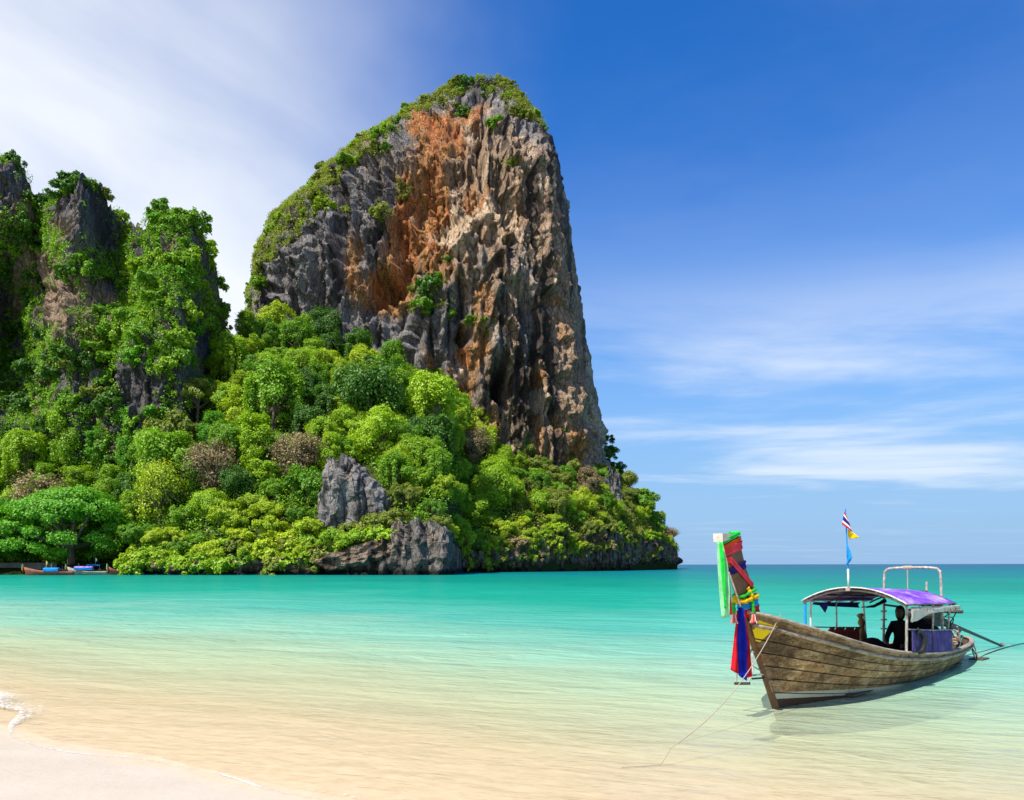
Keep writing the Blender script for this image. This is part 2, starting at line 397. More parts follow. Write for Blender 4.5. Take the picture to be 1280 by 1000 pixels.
# ------------------------------------------------------------------ leaves
rng = np.random.default_rng(7)
def unit(a): return a / np.maximum(np.linalg.norm(a, axis=-1, keepdims=True), 1e-9)
def leaves(P, N, size, r, jit=0.55, elong=1.5):
    """rhombic leaf sprays at P facing roughly N"""
    n = len(P)
    N = unit(N + r.normal(0, jit, (n, 3)))
    A = unit(np.cross(N, r.normal(0, 1, (n, 3)))); B = np.cross(N, A)
    s = (size * r.uniform(0.65, 1.35, n))[:, None]
    k = r.uniform(0.42, 0.62, n)[:, None]
    V = np.stack([P - A * s * 0.5 * elong, P + B * s * k, P + A * s * 0.5 * elong - N * s * 0.18, P - B * s * k], 1)
    lv = np.repeat(r.uniform(0, 1, n), 4)
    return V.reshape(-1, 3), np.arange(4 * n).reshape(n, 4), lv
def foliage_mesh(name, puffs, per, size, r, up=0.5, inner=0.15):
    """puffs: (cx,cy,cz,rx,rz) arrays; leaves sit on the upper shells"""
    puffs = np.asarray(puffs, float); k = len(puffs)
    w = puffs[:, 3] ** 2; cnt = np.maximum(3, (per * k * w / w.sum()).astype(int))
    idx = np.repeat(np.arange(k), cnt); n = len(idx)
    d = unit(r.normal(0, 1, (n, 3)) + np.array([0, 0, up]))
    rad = np.where(r.uniform(0, 1, n) < inner, r.uniform(0.3, 0.8, n), r.uniform(0.80, 1.10, n) + 0.35 * r.uniform(0, 1, n) ** 4)[:, None]
    c = puffs[idx]
    lump = (0.52 + 0.96 * fbm(d[:, 0] * 2.1 + idx * 3.7, d[:, 1] * 2.1, d[:, 2] * 2.1, seed=9, o=2))[:, None]
    P = c[:, :3] + d * rad * lump * np.stack([c[:, 3], c[:, 3], c[:, 4]], 1)
    cd = unit(P - puffs[:, :3].mean(0)); N = 0.55 * d + 0.55 * cd + np.array([0, 0, 0.55])
    V, Q, lv = leaves(P, N, np.full(n, size), r, 0.62)
    return np_mesh(name, V, Q, False, {'lv': lv})

def crown_puffs(kind, R, r):
    """puff layout of one crown of radius R centred on the origin"""
    out_ = []
    if kind == 'round':
        for i in range(52):
            d = unit(r.normal(0, 1, 3) + np.array([0, 0, 0.35])); q = r.uniform(0.42, 1.0)
            rr = R * r.uniform(0.13, 0.40)
            out_.append((*(d * q * R * np.array([1, 1, 0.92])), rr, rr * 0.8))
    elif kind == 'tall':
        for i in range(54):
            z = r.uniform(-1.1, 1.15); w = math.sqrt(max(0.05, 1 - (z / 1.3) ** 2)) * 0.72
            a = r.uniform(0, 6.283); q = r.uniform(0.5, 1.0)
            rr = R * r.uniform(0.12, 0.32)
            out_.append((math.cos(a) * w * q * R, math.sin(a) * w * q * R, z * R, rr, rr * 0.9))
    elif kind == 'umbrella':
        for i in range(46):
            a = r.uniform(0, 6.283); q = math.sqrt(r.uniform(0.02, 1))
            z = 0.50 * (1 - q * q) + r.uniform(-0.20, 0.06)
            rr = R * r.uniform(0.13, 0.25)
            out_.append((math.cos(a) * q * 0.95 * R, math.sin(a) * q * 0.95 * R, z * R, rr, rr * 0.42))
    elif kind == 'broad':                       # tiers of flat sprays down to low branches
        for i in range(170):
            a = r.uniform(0, 6.283); q = math.sqrt(r.uniform(0.02, 1)); lo = -0.55 + 0.25 * q
            z = r.uniform(lo, 0.72 * math.sqrt(max(0, 1 - q * q * 0.92)))
            if r.uniform() < 0.55: z = 0.72 * math.sqrt(max(0, 1 - q * q * 0.92)) - r.uniform(0, 0.08)
            rr = R * r.uniform(0.08, 0.20)
            out_.append((math.cos(a) * q * R, math.sin(a) * q * R, z * R, rr, rr * 0.6))
    elif kind == 'draped':                      # vines falling down the sides
        for i in range(30):
            d = unit(r.normal(0, 1, 3) + np.array([0, 0, 0.9])); rr = R * r.uniform(0.13, 0.34)
            out_.append((*(d * r.uniform(0.5, 0.95) * R), rr, rr * 0.75))
        for i in range(11):
            a = r.uniform(0, 6.283); q = r.uniform(0.62, 0.92); top = r.uniform(0.1, 0.4)
            for k in range(5):
                rr = R * r.uniform(0.13, 0.19) * (1 - 0.08 * k)
                out_.append((math.cos(a) * q * R, math.sin(a) * q * R, (top - 0.28 * k) * R, rr, rr * 1.2))
    elif kind == 'bushy':
        for i in range(40):
            d = unit(r.normal(0, 1, 3) + np.array([0, 0, 0.5])); q = r.uniform(0.45, 1.0)
            rr = R * r.uniform(0.12, 0.26)
            out_.append((*(d * q * R * np.array([1, 1, 0.72])), rr, rr * 0.8))
    return out_
def limbs_mesh(name, puffs, h, R, r, n=9, twigs=0):
    b = MB()
    top = Vector((r.uniform(-.05, .05) * R, r.uniform(-.05, .05) * R, h * 0.72))
    b.tube([(0, 0, -1.2), (0.02 * R, 0, h * 0.3), top], [0.085 * R, 0.065 * R, 0.05 * R], 7)
    pick = r.permutation(len(puffs))[:n]
    for i in pick:
        c = Vector(puffs[i][:3]) + Vector((0, 0, h)); mid = top.lerp(c, 0.5) + Vector((0, 0, -0.06 * R))
        b.tube([top - Vector((0, 0, 0.1 * R)), mid, c], [0.042 * R, 0.028 * R, 0.012 * R], 5, False)
        for q in range(twigs):
            e = c + Vector(r.normal(0, 0.28 * R, 3)); b.tube([mid.lerp(c, 0.5), e], [0.012 * R, 0.004 * R], 4, False)
    return b.mesh(name)

PROTO = {}                                         # kind -> list of (crown mesh, trunk mesh, reference radius, crown centre height)
def protos():
    spec = [('round', 4, 5.0, 5.2, 11000), ('tall', 3, 5.0, 7.0, 10500), ('draped', 4, 5.0, 5.6, 11500), ('bushy', 4, 4.0, 2.9, 9500), ('umbrella', 2, 6.0, 7.0, 10000), ('broad', 1, 10.0, 7.2, 40000)]
    for kind, n, R, h, nl in spec:
        for v in range(n):
            r = np.random.default_rng(100 + 13 * v + len(kind) * 7)
            pf = crown_puffs(kind, R, r)
            per = int(nl * 1.3) // len(pf)
            cm = foliage_mesh('crown_' + kind, pf, per, 0.26 if kind != 'bushy' else 0.22, r, up=0.55 if kind != 'tall' else 0.35)
            co = np.zeros(len(cm.vertices) * 3, np.float32); cm.vertices.foreach_get('co', co); co[2::3] += h; cm.vertices.foreach_set('co', co)
            PROTO.setdefault(kind, []).append((cm, limbs_mesh('trunk', pf, h, R, r), R, h))
    for v in range(3):                             # thin dry crowns: mostly twigs, few leaves
        r = np.random.default_rng(900 + v); R, h = 5.0, 4.6
        pf = crown_puffs('round', R, r)
        cm = foliage_mesh('crown_dry', pf, 95, 0.25, r, up=0.4, inner=0.3)
        co = np.zeros(len(cm.vertices) * 3, np.float32); cm.vertices.foreach_get('co', co); co[2::3] += h; cm.vertices.foreach_set('co', co)
        PROTO.setdefault('dry', []).append((cm, limbs_mesh('trunk', pf, h, R, r, 24, 7), R, h))
    for v in range(6):                             # shrubs: one mesh each
        r = np.random.default_rng(400 + v); R = 2.0
        pf = crown_puffs('bushy', R, r)[:26]
        PROTO.setdefault('shrub', []).append(foliage_mesh('shrub', pf, 115, 0.20, r, up=0.45))
protos()
N_TREE = [0]
def tree(name, kind, leaf, pos, R, label, group=None, rz=None, squash=1.0):
    i = N_TREE[0]; N_TREE[0] += 1
    cm, tm, R0, h = PROTO[kind][i % len(PROTO[kind])]
    e = empty(name, pos, (i * 2.399) % 6.283 if rz is None else rz)
    s = R / R0; e.scale = (s, s, s * squash)
    tag(e, label, 'tree', group)
    t = link('trunk', tm, BARK, e)
    c = link('crown', cm, LEAF['mid'], e)
    c.material_slots[0].link = 'OBJECT'; c.material_slots[0].material = LEAF[leaf]
    return e
N_SHRUB = [0]
def shrub(leaf, pos, R, label, group, squash=1.0, tilt=(0, 0)):
    i = N_SHRUB[0]; N_SHRUB[0] += 1
    me = PROTO['shrub'][i % 6]
    o = link('shrub', me, LEAF['mid']); o.location = pos; s = R / 2.0; o.scale = (s, s, s * squash)
    o.rotation_euler = (tilt[0], tilt[1], (i * 2.1) % 6.283)
    o.material_slots[0].link = 'OBJECT'; o.material_slots[0].material = LEAF[leaf]
    return tag(o, label, 'shrub', group)

# ------------------------------------------------------------------ rock
def px_of(V):
    return 640 + V[..., 0] / V[..., 1] * F, HY - (V[..., 2] - CAM_H) / V[..., 1] * F
def ell(px, py, cx, cy, rx, ry):
    return np.exp(-(((px - cx) / rx) ** 2 + ((py - cy) / ry) ** 2))
def lerp3(a, b, f): return a * (1 - f[..., None]) + np.asarray(b) * f[..., None]
def rock_relief(a, z, sd, big=6.0, pil=3.2, step=2.6, fine=0.9):
    """outward relief of a limestone wall; a runs along the wall and z up, both in metres"""
    w = 7 * (fbm(a / 30, z / 30, seed=sd + 3, o=2) - 0.5)
    r = big * 2 * (fbm(a / 30, z / 55, seed=sd, o=3) - 0.5)
    p = 1 - np.abs(2 * fbm((a + w) / 8.5, z / 60, seed=sd + 40, o=3) - 1)
    r += pil * (p - 0.6) * 2.2
    # hanging curtains: bulge outwards going down, then cut back sharply
    ph = (z + 26 * fbm((a + w) / 5.5, z / 90, seed=sd + 60, o=2) + 10 * vn(a / 2.0, z / 60, seed=sd + 65)) / 19.0
    f = ph - np.floor(ph)
    saw = np.where(f < 0.10, f / 0.10, 1 - (f - 0.10) / 0.90)
    r += step * (saw - 0.4) * sstep(fbm(a / 14, z / 30, seed=sd + 70, o=2), 0.40, 0.60)
    ph2 = (z + 13 * fbm((a + w) / 2.3, z / 40, seed=sd + 80, o=2)) / 7.5; f2 = ph2 - np.floor(ph2)
    r += 0.42 * step * (np.where(f2 < 0.14, f2 / 0.14, 1 - (f2 - 0.14) / 0.86) - 0.4) * sstep(fbm(a / 9, z / 17, seed=sd + 85, o=2), 0.42, 0.6)
    fl = 1 - np.abs(2 * vn((a + 0.4 * w) / 2.1, z / 17, seed=sd + 90) - 1)
    r += fine * (fl - 0.5) * 1.5 + fine * 0.9 * (fbm(a / 1.5, z / 3.2, seed=sd + 95, o=3) - 0.5) * 2
    cr = 1 - np.abs(2 * fbm((a + w) / 3.4, z / 13, seed=sd + 120, o=3) - 1)
    r += fine * 1.5 * (cr ** 3 - 0.35) * 2
    bl = fbm(a / 2.6, z / 3.4, seed=sd + 130, o=2); r += fine * 1.0 * (np.floor(bl * 7) / 7 - 0.5) * 2
    b2 = fbm(a / 9 + 3, z / 8, seed=sd + 140, o=3); f3 = b2 * 8 - np.floor(b2 * 8); r += big * 1.1 * ((np.floor(b2 * 8) + sstep(f3, 0.75, 1.0)) / 8 - 0.5)
    return r

GREY, TAN, OCHRE, ORANGE, CREAM, DARK = [np.array(c) for c in ((0.255, 0.240, 0.235), (0.46, 0.325, 0.215), (0.56, 0.29, 0.115), (0.58, 0.225, 0.085), (0.74, 0.55, 0.37), (0.050, 0.044, 0.042))]

def main_cliff():
    prof = np.array([(99, 598, 624), (105, 578, 637), (114, 556, 647), (126, 532, 657), (142, 510, 670), (155, 490, 679), (168, 472, 687), (183, 449, 693), (202, 428, 698),
                     (222, 406, 702), (242, 378, 706), (258, 358, 709), (274, 346, 711), (292, 338, 712), (322, 326, 713), (350, 319, 717), (385, 313, 722),
                     (420, 306, 728), (460, 302, 737), (500, 300, 745), (540, 300, 752), (580, 300, 760), (640, 300, 770), (700, 300, 778)], float)
    Yc, D = 336.0, 58.0
    nr, nf, nbk = 410, 560, 60
    t = np.linspace(0, 1, nr) ** 0.9
    py = 99.0 + t * (690 - 99.0)
    xl = np.interp(py, prof[:, 0], prof[:, 1]); xr = np.interp(py, prof[:, 0], prof[:, 2])
    xl = xl + 16 * (fbm(py / 14, 0 * py, seed=611, o=4) - 0.5) * (1 - sstep(py, 300, 380)); xr = xr + 7 * (fbm(py / 11, 0 * py, seed=617, o=4) - 0.5)
    ph = np.concatenate([np.linspace(0, math.pi, nf, endpoint=False), np.linspace(math.pi, 2 * math.pi, nbk, endpoint=False)])
    cs, sn = np.cos(ph), np.sin(ph)
    e = 0.62
    ex = np.sign(cs) * np.abs(cs) ** e; ey = np.sign(sn) * np.abs(sn) ** e
    c = (xl + xr)[:, None] / 2; w = (xr - xl)[:, None] / 2
    px = c - w * ex[None, :]
    taper = np.clip(sstep(py, 88, 210), 0.12, 1)[:, None]              # the crown narrows front to back too
    Y = Yc - D * ey[None, :] * (0.28 + 0.72 * taper) + 0 * px
    Y += 16 * (1 - sstep(py, 93, 330))[:, None] * (ey[None, :] > 0) * ey[None, :]   # leans back towards the top
    Z = CAM_H + (HY - py[:, None]) / F * np.minimum(Y, Yc)
    a = (px - 520) * 0.30 + np.where(sn[None, :] < 0, 400, 0)
    pyr = np.broadcast_to(py[:, None], px.shape)
    front = np.clip(ey[None, :], 0, 1) * sstep(np.minimum(px - xl[:, None], xr[:, None] - px), 0, 26)
    rel = rock_relief(a, Z, 11, 5.0, 4.2, 4.6, 1.5)
    dents = [(482, 362, 17, 17, 15), (472, 380, 14, 10, 8), (506, 318, 13, 62, 8), (534, 245, 16, 60, 5), (619, 488, 10, 21, 15), (663, 475, 6, 46, 13), (682, 376, 14, 11, 9),
             (634, 300, 6, 34, 8), (578, 424, 7, 9, 11), (640, 262, 14, 26, 6), (700, 480, 7, 10, 5), (655, 395, 8, 26, 6), (605, 175, 3, 45, 5), (450, 300, 5, 40, 5), (415, 330, 4, 40, 4), (690, 520, 8, 16, 6)]
    dn = 0
    for cx, cy, rx, ry, d in dents:
        jx = 10 * (fbm(pyr / 16, px / 30, seed=cx, o=3) - 0.5)
        dn = dn + d * np.exp(-((((px + jx - cx) / rx) ** 2 + ((pyr - cy) / ry) ** 2)) ** 1.6)
    bulge = 6 * ell(px, pyr, 585, 430, 70, 160) + 7 * ell(px, pyr, 655, 210, 40, 60) + 6 * ell(px, pyr, 410, 330, 50, 60) + 5 * ell(px, pyr, 720, 430, 25, 140)
    lean = -9 * ell(px, pyr, 600, 225, 95, 60)                       # a shelf that faces the sky a little
    amp = (0.45 + 0.55 * front)
    off = (rel + bulge + lean) * amp * (0.35 + 0.65 * taper) - dn * front
    ang = np.arctan2(ey, -ex)[None, :]
    X = (px - 640) / F * Y
    Xd = X - np.cos(ang) * 0 + (-ex[None, :]) * off * 0.55
    Yd = Y - ey[None, :] * off
    Zd = Z + 1.6 * (fbm(a / 6, Z / 6, seed=301, o=3) - 0.5)
    V = np.stack([Xd, Yd, Zd], -1)
    V[0, :, 2] += 0
    # colour of the stone
    n1 = fbm(a / 16, Z / 40, seed=501, o=4); n2 = fbm(a / 3.2, Z / 28, seed=503, o=4); n3 = fbm(a / 5, Z / 9, seed=507, o=4); n4 = fbm(a / 2.0, Z / 45, seed=511, o=3)
    T = np.broadcast_to(GREY, V.shape).copy() * (0.8 + 0.6 * n3[..., None])
    tanm = np.clip(ell(px, pyr, 690, 440, 75, 240) * 1.35 + ell(px, pyr, 580, 230, 90, 110) * 0.9 + ell(px, pyr, 640, 500, 60, 60) * 0.6, 0, 1)
    T = lerp3(T, TAN, sstep(tanm + (n1 - 0.5) * 1.3, 0.35, 0.85))
    och = np.clip(ell(px, pyr, 508, 300, 24, 75) * 1.15 + ell(px, pyr, 585, 275, 62, 30) * 1.1 + ell(px, pyr, 480, 365, 32, 32) * 1.1 + ell(px, pyr, 562, 165, 30, 28) * 0.95 + ell(px, pyr, 575, 480, 26, 34)
                  + ell(px, pyr, 535, 210, 30, 60) * 0.75 + ell(px, pyr, 445, 320, 14, 45) * 0.7 + ell(px, pyr, 600, 235, 60, 30) * 0.5 + ell(px, pyr, 720, 530, 25, 40) * 0.45 + ell(px, pyr, 690, 300, 25, 70) * 0.4, 0, 1.2)
    och = och + 0.62 * sstep(fbm(a / 11, Z / 22, seed=521, o=3), 0.46, 0.66) * sstep(px, 450, 540)
    T = lerp3(T, OCHRE, sstep(och + (n2 - 0.5) * 1.2, 0.40, 0.85))
    T = lerp3(T, ORANGE, sstep(och + (n4 - 0.5) * 1.5, 0.78, 1.15))
    cre = np.clip(ell(px, pyr, 590, 285, 62, 34) * 1.2 + 0.6 * sstep(fbm(a / 7, Z / 12, seed=531, o=3), 0.52, 0.68) * sstep(px, 510, 580) + ell(px, pyr, 700, 232, 14, 42) * 1.1 + ell(px, pyr, 645, 270, 14, 50) * 0.7 + ell(px, pyr, 580, 470, 15, 20) * 0.9 + ell(px, pyr, 455, 300, 10, 30) * 0.6, 0, 1)
    T = lerp3(T, CREAM, sstep(cre + (n3 - 0.5) * 1.5, 0.45, 0.95))
    stain = sstep(n4 + 0.30 * ell(px, pyr, 640, 470, 45, 110) + 0.22 * ell(px, pyr, 640, 300, 30, 60) + 0.09 * sstep(px, 640, 680) + 0.1 * ell(px, pyr, 440, 330, 60, 80) - 0.25 * och, 0.56, 0.72) * 0.85
    T = lerp3(T, DARK, stain)
    T = lerp3(T, np.array((0.34, 0.33, 0.33)), sstep(n2, 0.63, 0.76) * 0.55 * (1 - np.clip(och, 0, 1)))
    me = np_mesh('limestone_tower', V.reshape(-1, 3), grid_quads(nr, nf + nbk, True), True, {'tint': T.reshape(-1, 3)})
    bm = bmesh.new(); bm.from_mesh(me); bm.verts.ensure_lookup_table()
    bm.faces.new([bm.verts[i] for i in range(nf + nbk)]); bm.to_mesh(me); bm.free()
    o = link('limestone_tower', me, ROCK); tag(o, 'tall sheer limestone tower streaked grey, tan and orange rising above the forest', 'cliff', kind='structure')
    return V, px, pyr, prof
CLIFF_V, CLIFF_PX, CLIFF_PY, CLIFF_PROF = main_cliff()

def interp(x, tab): tab = np.array(tab, float); return np.interp(x, tab[:, 0], tab[:, 1])
MTOP = [(-130, 240), (-60, 214), (-20, 205), (2, 203), (14, 204), (30, 214), (45, 238), (60, 250), (75, 254), (80, 240), (88, 228), (105, 223), (120, 226), (131, 244), (146, 266), (160, 284), (174, 280),
        (190, 269), (206, 265), (224, 272), (245, 286), (262, 312), (272, 345), (280, 385), (286, 430), (291, 500)]
MBARE = [(105, 268, 25, 44), (12, 242, 26, 30), (84, 385, 24, 34), (180, 302, 14, 24), (182, 498, 26, 42), (264, 440, 8, 26), (130, 375, 16, 20), (219, 312, 7, 10), (70, 345, 14, 24)]
def left_massif():
    nc, nr, nbk = 430, 270, 24
    px = np.linspace(-130, 291, nc)
    top = interp(px, MTOP); base = np.full(nc, 580.0)
    v = np.linspace(0, 1, nr)[:, None]
    py = base + (top - base) * v
    PX = np.broadcast_to(px, py.shape)
    Yf = 224 + 26 * v ** 1.3 + 42 * sstep(PX, 225, 291) ** 1.5 + 6 * sstep(PX, 140, -130)
    Yf = Yf - 13 * ell(PX, py, 205, 380, 60, 140) - 16 * ell(PX, py, 105, 262, 24, 60) + 12 * ell(PX, py, 62, 290, 14, 60) + 36 * ell(PX, py, 22, 425, 44, 95) + 9 * ell(PX, py, 150, 320, 16, 70) - 7 * ell(PX, py, 90, 400, 28, 50) - 6 * ell(PX, py, 10, 250, 30, 60)
    Z0 = CAM_H + (HY - py) / F * Yf
    a = (PX - 100) * 0.22
    rel = rock_relief(a, Z0, 701, 5.0, 3.4, 3.4, 1.2) * sstep(1 - v, 0.0, 0.05)
    edge = 1 - 0.7 * sstep(PX, 255, 291)
    Yd = Yf - rel * edge
    X = (PX - 640) / F * Yf; Z = CAM_H + (HY - py) / F * Yf
    jag = (fbm(a / 2.0, Yf / 4, seed=61, o=4) - 0.5) * 11 * sstep(v, 0.70, 1.0)
    V = np.stack([X, Yd, Z + jag], -1)
    k = np.linspace(0, 1, nbk + 1)[1:, None]                          # roll over the top and go down behind
    tp = V[-1]
    back = np.stack([tp[None, :, 0] * (1 + 45 * k / tp[None, :, 1]) * (1 + 0.03 * k), tp[None, :, 1] + 45 * k, tp[None, :, 2] - 5 * k - (tp[None, :, 2] + 8) * k ** 3], -1)
    T = np.broadcast_to(np.array((0.175, 0.165, 0.165)), V.shape).copy() * (0.6 + 0.9 * fbm(a / 4, Z0 / 10, seed=77, o=4)[..., None])
    T = lerp3(T, TAN, sstep(fbm(a / 7, Z0 / 25, seed=79, o=3) + 0.25 * ell(PX, py, 90, 400, 30, 60), 0.52, 0.75) * 0.8)
    T = lerp3(T, DARK, sstep(fbm(a / 1.6, Z0 / 30, seed=83, o=3), 0.55, 0.72) * 0.75)
    A = np.concatenate([V, back]); TT = np.concatenate([T, np.broadcast_to(GREY, back.shape)])
    me = np_mesh('limestone_ridge', A.reshape(-1, 3), grid_quads(nr + nbk, nc), True, {'tint': TT.reshape(-1, 3)})
    o = link('limestone_ridge', me, ROCK); tag(o, 'steep limestone ridge with grey pinnacles half hidden by vines', 'cliff', kind='structure')
    return V, PX, py
MAS_V, MAS_PX, MAS_PY = left_massif()

# the wooded slope: shore line, height of the bank there, back edge of the slope and row where it meets the rock
SHORE = [(-200, 186), (0, 186), (100, 184), (200, 181), (300, 178), (400, 174), (480, 170), (556, 174), (580, 222), (650, 234), (700, 246), (750, 262), (790, 288), (820, 316), (838, 338), (848, 352)]
BANK = [(-200, 0.8), (150, 0.8), (175, 2.0), (300, 2.2), (400, 2.8), (480, 7), (550, 9), (580, 4.5), (640, 6), (680, 9), (700, 11.5), (725, 9.5), (750, 13), (790, 11.5), (820, 11), (838, 9), (848, 2)]
BACK = [(-200, 222), (200, 226), (255, 240), (300, 268), (400, 282), (480, 290), (560, 292), (650, 294), (700, 298), (750, 306), (790, 322), (820, 340), (838, 350), (848, 358)]
TOPY = [(-200, 560), (200, 560), (250, 505), (285, 432), (320, 418), (400, 424), (440, 432), (500, 452), (560, 492), (600, 515), (650, 545), (700, 564), (750, 584), (790, 614), (815, 640), (838, 676), (848, 690)]
def terrain_at(px, t):
    px = np.asarray(px, float); t = np.asarray(t, float)
    ys, yb = interp(px, SHORE), interp(px, BACK)
    Y = ys + (yb - ys) * t
    zb = interp(px, BANK); zt = CAM_H + (HY - interp(px, TOPY)) / F * yb
    Z = zb + (zt - zb) * np.clip(t, 0, 1) ** 0.88
    beach = sstep(px, 175, 140)
    flat = np.clip((Y - ys) / 14, 0, 1)
    Z = Z * (1 - beach) + beach * np.where(flat < 1, 1.6 * flat, np.maximum(1.6, Z * np.clip((t - 0.3) / 0.7, 0, 1)))
    X = (px - 640) / F * Y
    Z = Z + 2.4 * (fbm(X / 14, Y / 14, seed=222, o=3) - 0.5) * np.clip(t * 6, 0, 1)
    return np.stack(np.broadcast_arrays(X, Y, Z), -1)
def slope():
    px = np.linspace(-200, 848, 300)[None, :]
    t = np.concatenate([[-0.10], np.linspace(0, 1, 90), [1.3, 1.8, 2.6]])[:, None]
    V = terrain_at(px, np.clip(t, 0, 1)); ys, yb = interp(px, SHORE), interp(px, BACK)
    Y = ys + (yb - ys) * np.maximum(t, 0)
    V[..., 0] = (px - 640) / F * Y; V[..., 1] = Y + 2.2
    V[0, :, 2] = -2.5
    for i, d in zip((-3, -2, -1), (0.97, 0.7, -0.1)): V[i, :, 2] *= d
    o = link('hillside', np_mesh('hillside', V.reshape(-1, 3), grid_quads(*V.shape[:2]), True), SOIL); tag(o, 'steep wooded slope between the water and the cliffs', kind='structure')
slope()

def shore_rocks():
    """bare undercut rock along the waterline"""
    nc, nr = 620, 110
    px = np.linspace(160, 848, nc)[None, :]; v = np.linspace(0, 1, nr)[:, None]
    ys = interp(px, SHORE); zt = interp(px, BANK) + 1.0
    Z = -2.5 + (zt + 2.5) * v
    run = np.cumsum(np.hypot(np.diff((px * ys / F)[0], prepend=px[0, 0] * ys[0, 0] / F), np.diff(ys[0], prepend=ys[0, 0])))[None, :]
    rel = rock_relief(run * 0.8, Z * 2.6, 811, 2.6, 1.8, 2.4, 0.9)
    notch = -3.8 * np.exp(-((Z - 0.9) / 1.9) ** 2) * sstep(px, 560, 600) + 1.2 * np.exp(-((Z - 4.5) / 2.0) ** 2) * sstep(px, 560, 600)
    Y = ys - 0.8 - rel * 0.8 - notch + 0.10 * Z
    over = sstep(px, 790, 846)
    X = (px - 640) / F * ys + over * (rel * 0.4 + notch * 0.7)
    V = np.stack(np.broadcast_arrays(X, Y, Z), -1)
    n = fbm(run / 3, Z / 6, seed=821, o=4)
    T = np.broadcast_to(np.array((0.34, 0.255, 0.185)), V.shape).copy() * (0.6 + 0.9 * n[..., None])
    T = lerp3(T, (0.44, 0.25, 0.13), sstep(fbm(run / 2.2, Z / 11, seed=823, o=3) + 0 * px, 0.52, 0.72) * 0.8)
    T = lerp3(T, (0.36, 0.33, 0.30), sstep(fbm(run / 1.4, Z / 9, seed=827, o=3) + 0 * px, 0.60, 0.76) * 0.8)
    T = lerp3(T, (0.030, 0.028, 0.026), sstep(1.1 + 0.8 * n - Z, -0.2, 0.8))           # dark tide mark
    T = lerp3(T, DARK, sstep(fbm(run / 1.3, Z / 14, seed=829, o=3) + 0 * px, 0.54, 0.70) * 0.8)
    o = link('shore_rocks', np_mesh('shore_rocks', V.reshape(-1, 3), grid_quads(nr, nc), True, {'tint': T.reshape(-1, 3)}), ROCK)
    tag(o, 'low undercut band of brown rock along the waterline', 'cliff', kind='structure')
shore_rocks()

def outcrop(label, prof, Yc, D, sd, tint, e=0.7):
    prof = np.array(prof, float); nr, na = 120, 150
    py = np.linspace(prof[0, 0], prof[-1, 0], nr); xl = np.interp(py, prof[:, 0], prof[:, 1]); xr = np.interp(py, prof[:, 0], prof[:, 2])
    ph = np.linspace(0, 2 * math.pi, na, endpoint=False); cs, sn = np.cos(ph), np.sin(ph)
    ex = np.sign(cs) * np.abs(cs) ** e; ey = np.sign(sn) * np.abs(sn) ** e
    px = (xl + xr)[:, None] / 2 - (xr - xl)[:, None] / 2 * ex
    tp = sstep(py, prof[0, 0] - 2, prof[0, 0] + 30)[:, None]
    Y = Yc - D * ey * (0.35 + 0.65 * tp); Z = (CAM_H + (HY - py) / F * Yc)[:, None] + 0 * px
    a = px * Yc / F + np.where(sn < 0, 50, 0)
    rel = rock_relief(a * 1.6, Z * 1.6, sd, 1.6, 1.6, 2.2, 0.9) * 0.6
    blocks = np.floor(vn(a / 2.6, Z / 6.0, seed=sd + 7) * 4) / 4 * 1.6
    Y = Y - ey * (rel + blocks); X = (px - 640) / F * Yc - ex * rel * 0.5
    Zj = Z + (fbm(a / 1.4, Z / 4 + ph * 2, seed=sd + 1, o=4) - 0.5) * 4.5 * (1 - sstep(py, prof[0, 0], prof[0, 0] + 28))[:, None]
    V = np.stack([X, Y, Zj], -1)
    T = np.broadcast_to(np.array(tint), V.shape).copy() * (0.65 + 0.8 * fbm(a / 3, Z / 5, seed=sd + 2, o=4)[..., None])
    T = lerp3(T, CREAM * 0.75, sstep(fbm(a / 2.2, Z / 8, seed=sd + 3, o=3), 0.58, 0.78) * 0.6)
    T = lerp3(T, DARK, sstep(fbm(a / 0.9, Z / 9, seed=sd + 4, o=3), 0.57, 0.72) * 0.7)
    T = lerp3(T, (0.03, 0.028, 0.026), sstep(1.4 - Z, -0.2, 0.8))
    me = np_mesh('rock_outcrop', V.reshape(-1, 3), grid_quads(nr, na, True), True, {'tint': T.reshape(-1, 3)})
    bm = bmesh.new(); bm.from_mesh(me); bm.verts.ensure_lookup_table(); bm.faces.new([bm.verts[i] for i in range(na)]); bm.to_mesh(me); bm.free()
    o = link('rock_outcrop', me, ROCK); tag(o, label, 'rock'); return V
outcrop('jagged pale grey rock standing out of the trees low on the slope', [(574, 416, 432), (582, 412, 446), (595, 410, 462), (610, 408, 476), (626, 406, 490), (640, 404, 492), (660, 402, 486), (700, 400, 484)], 184, 6, 901, (0.36, 0.345, 0.335))
outcrop('dark fissured rock at the water below the pale jagged rock', [(655, 500, 548), (668, 488, 560), (685, 478, 564), (700, 476, 566), (718, 474, 566), (732, 472, 568)], 173, 5.5, 931, (0.24, 0.22, 0.20))
outcrop('small grey rock peeping from shrubs near the headland tip', [(588, 757, 768), (596, 754, 774), (612, 752, 776), (640, 750, 778)], 296, 3, 951, (0.26, 0.25, 0.25))

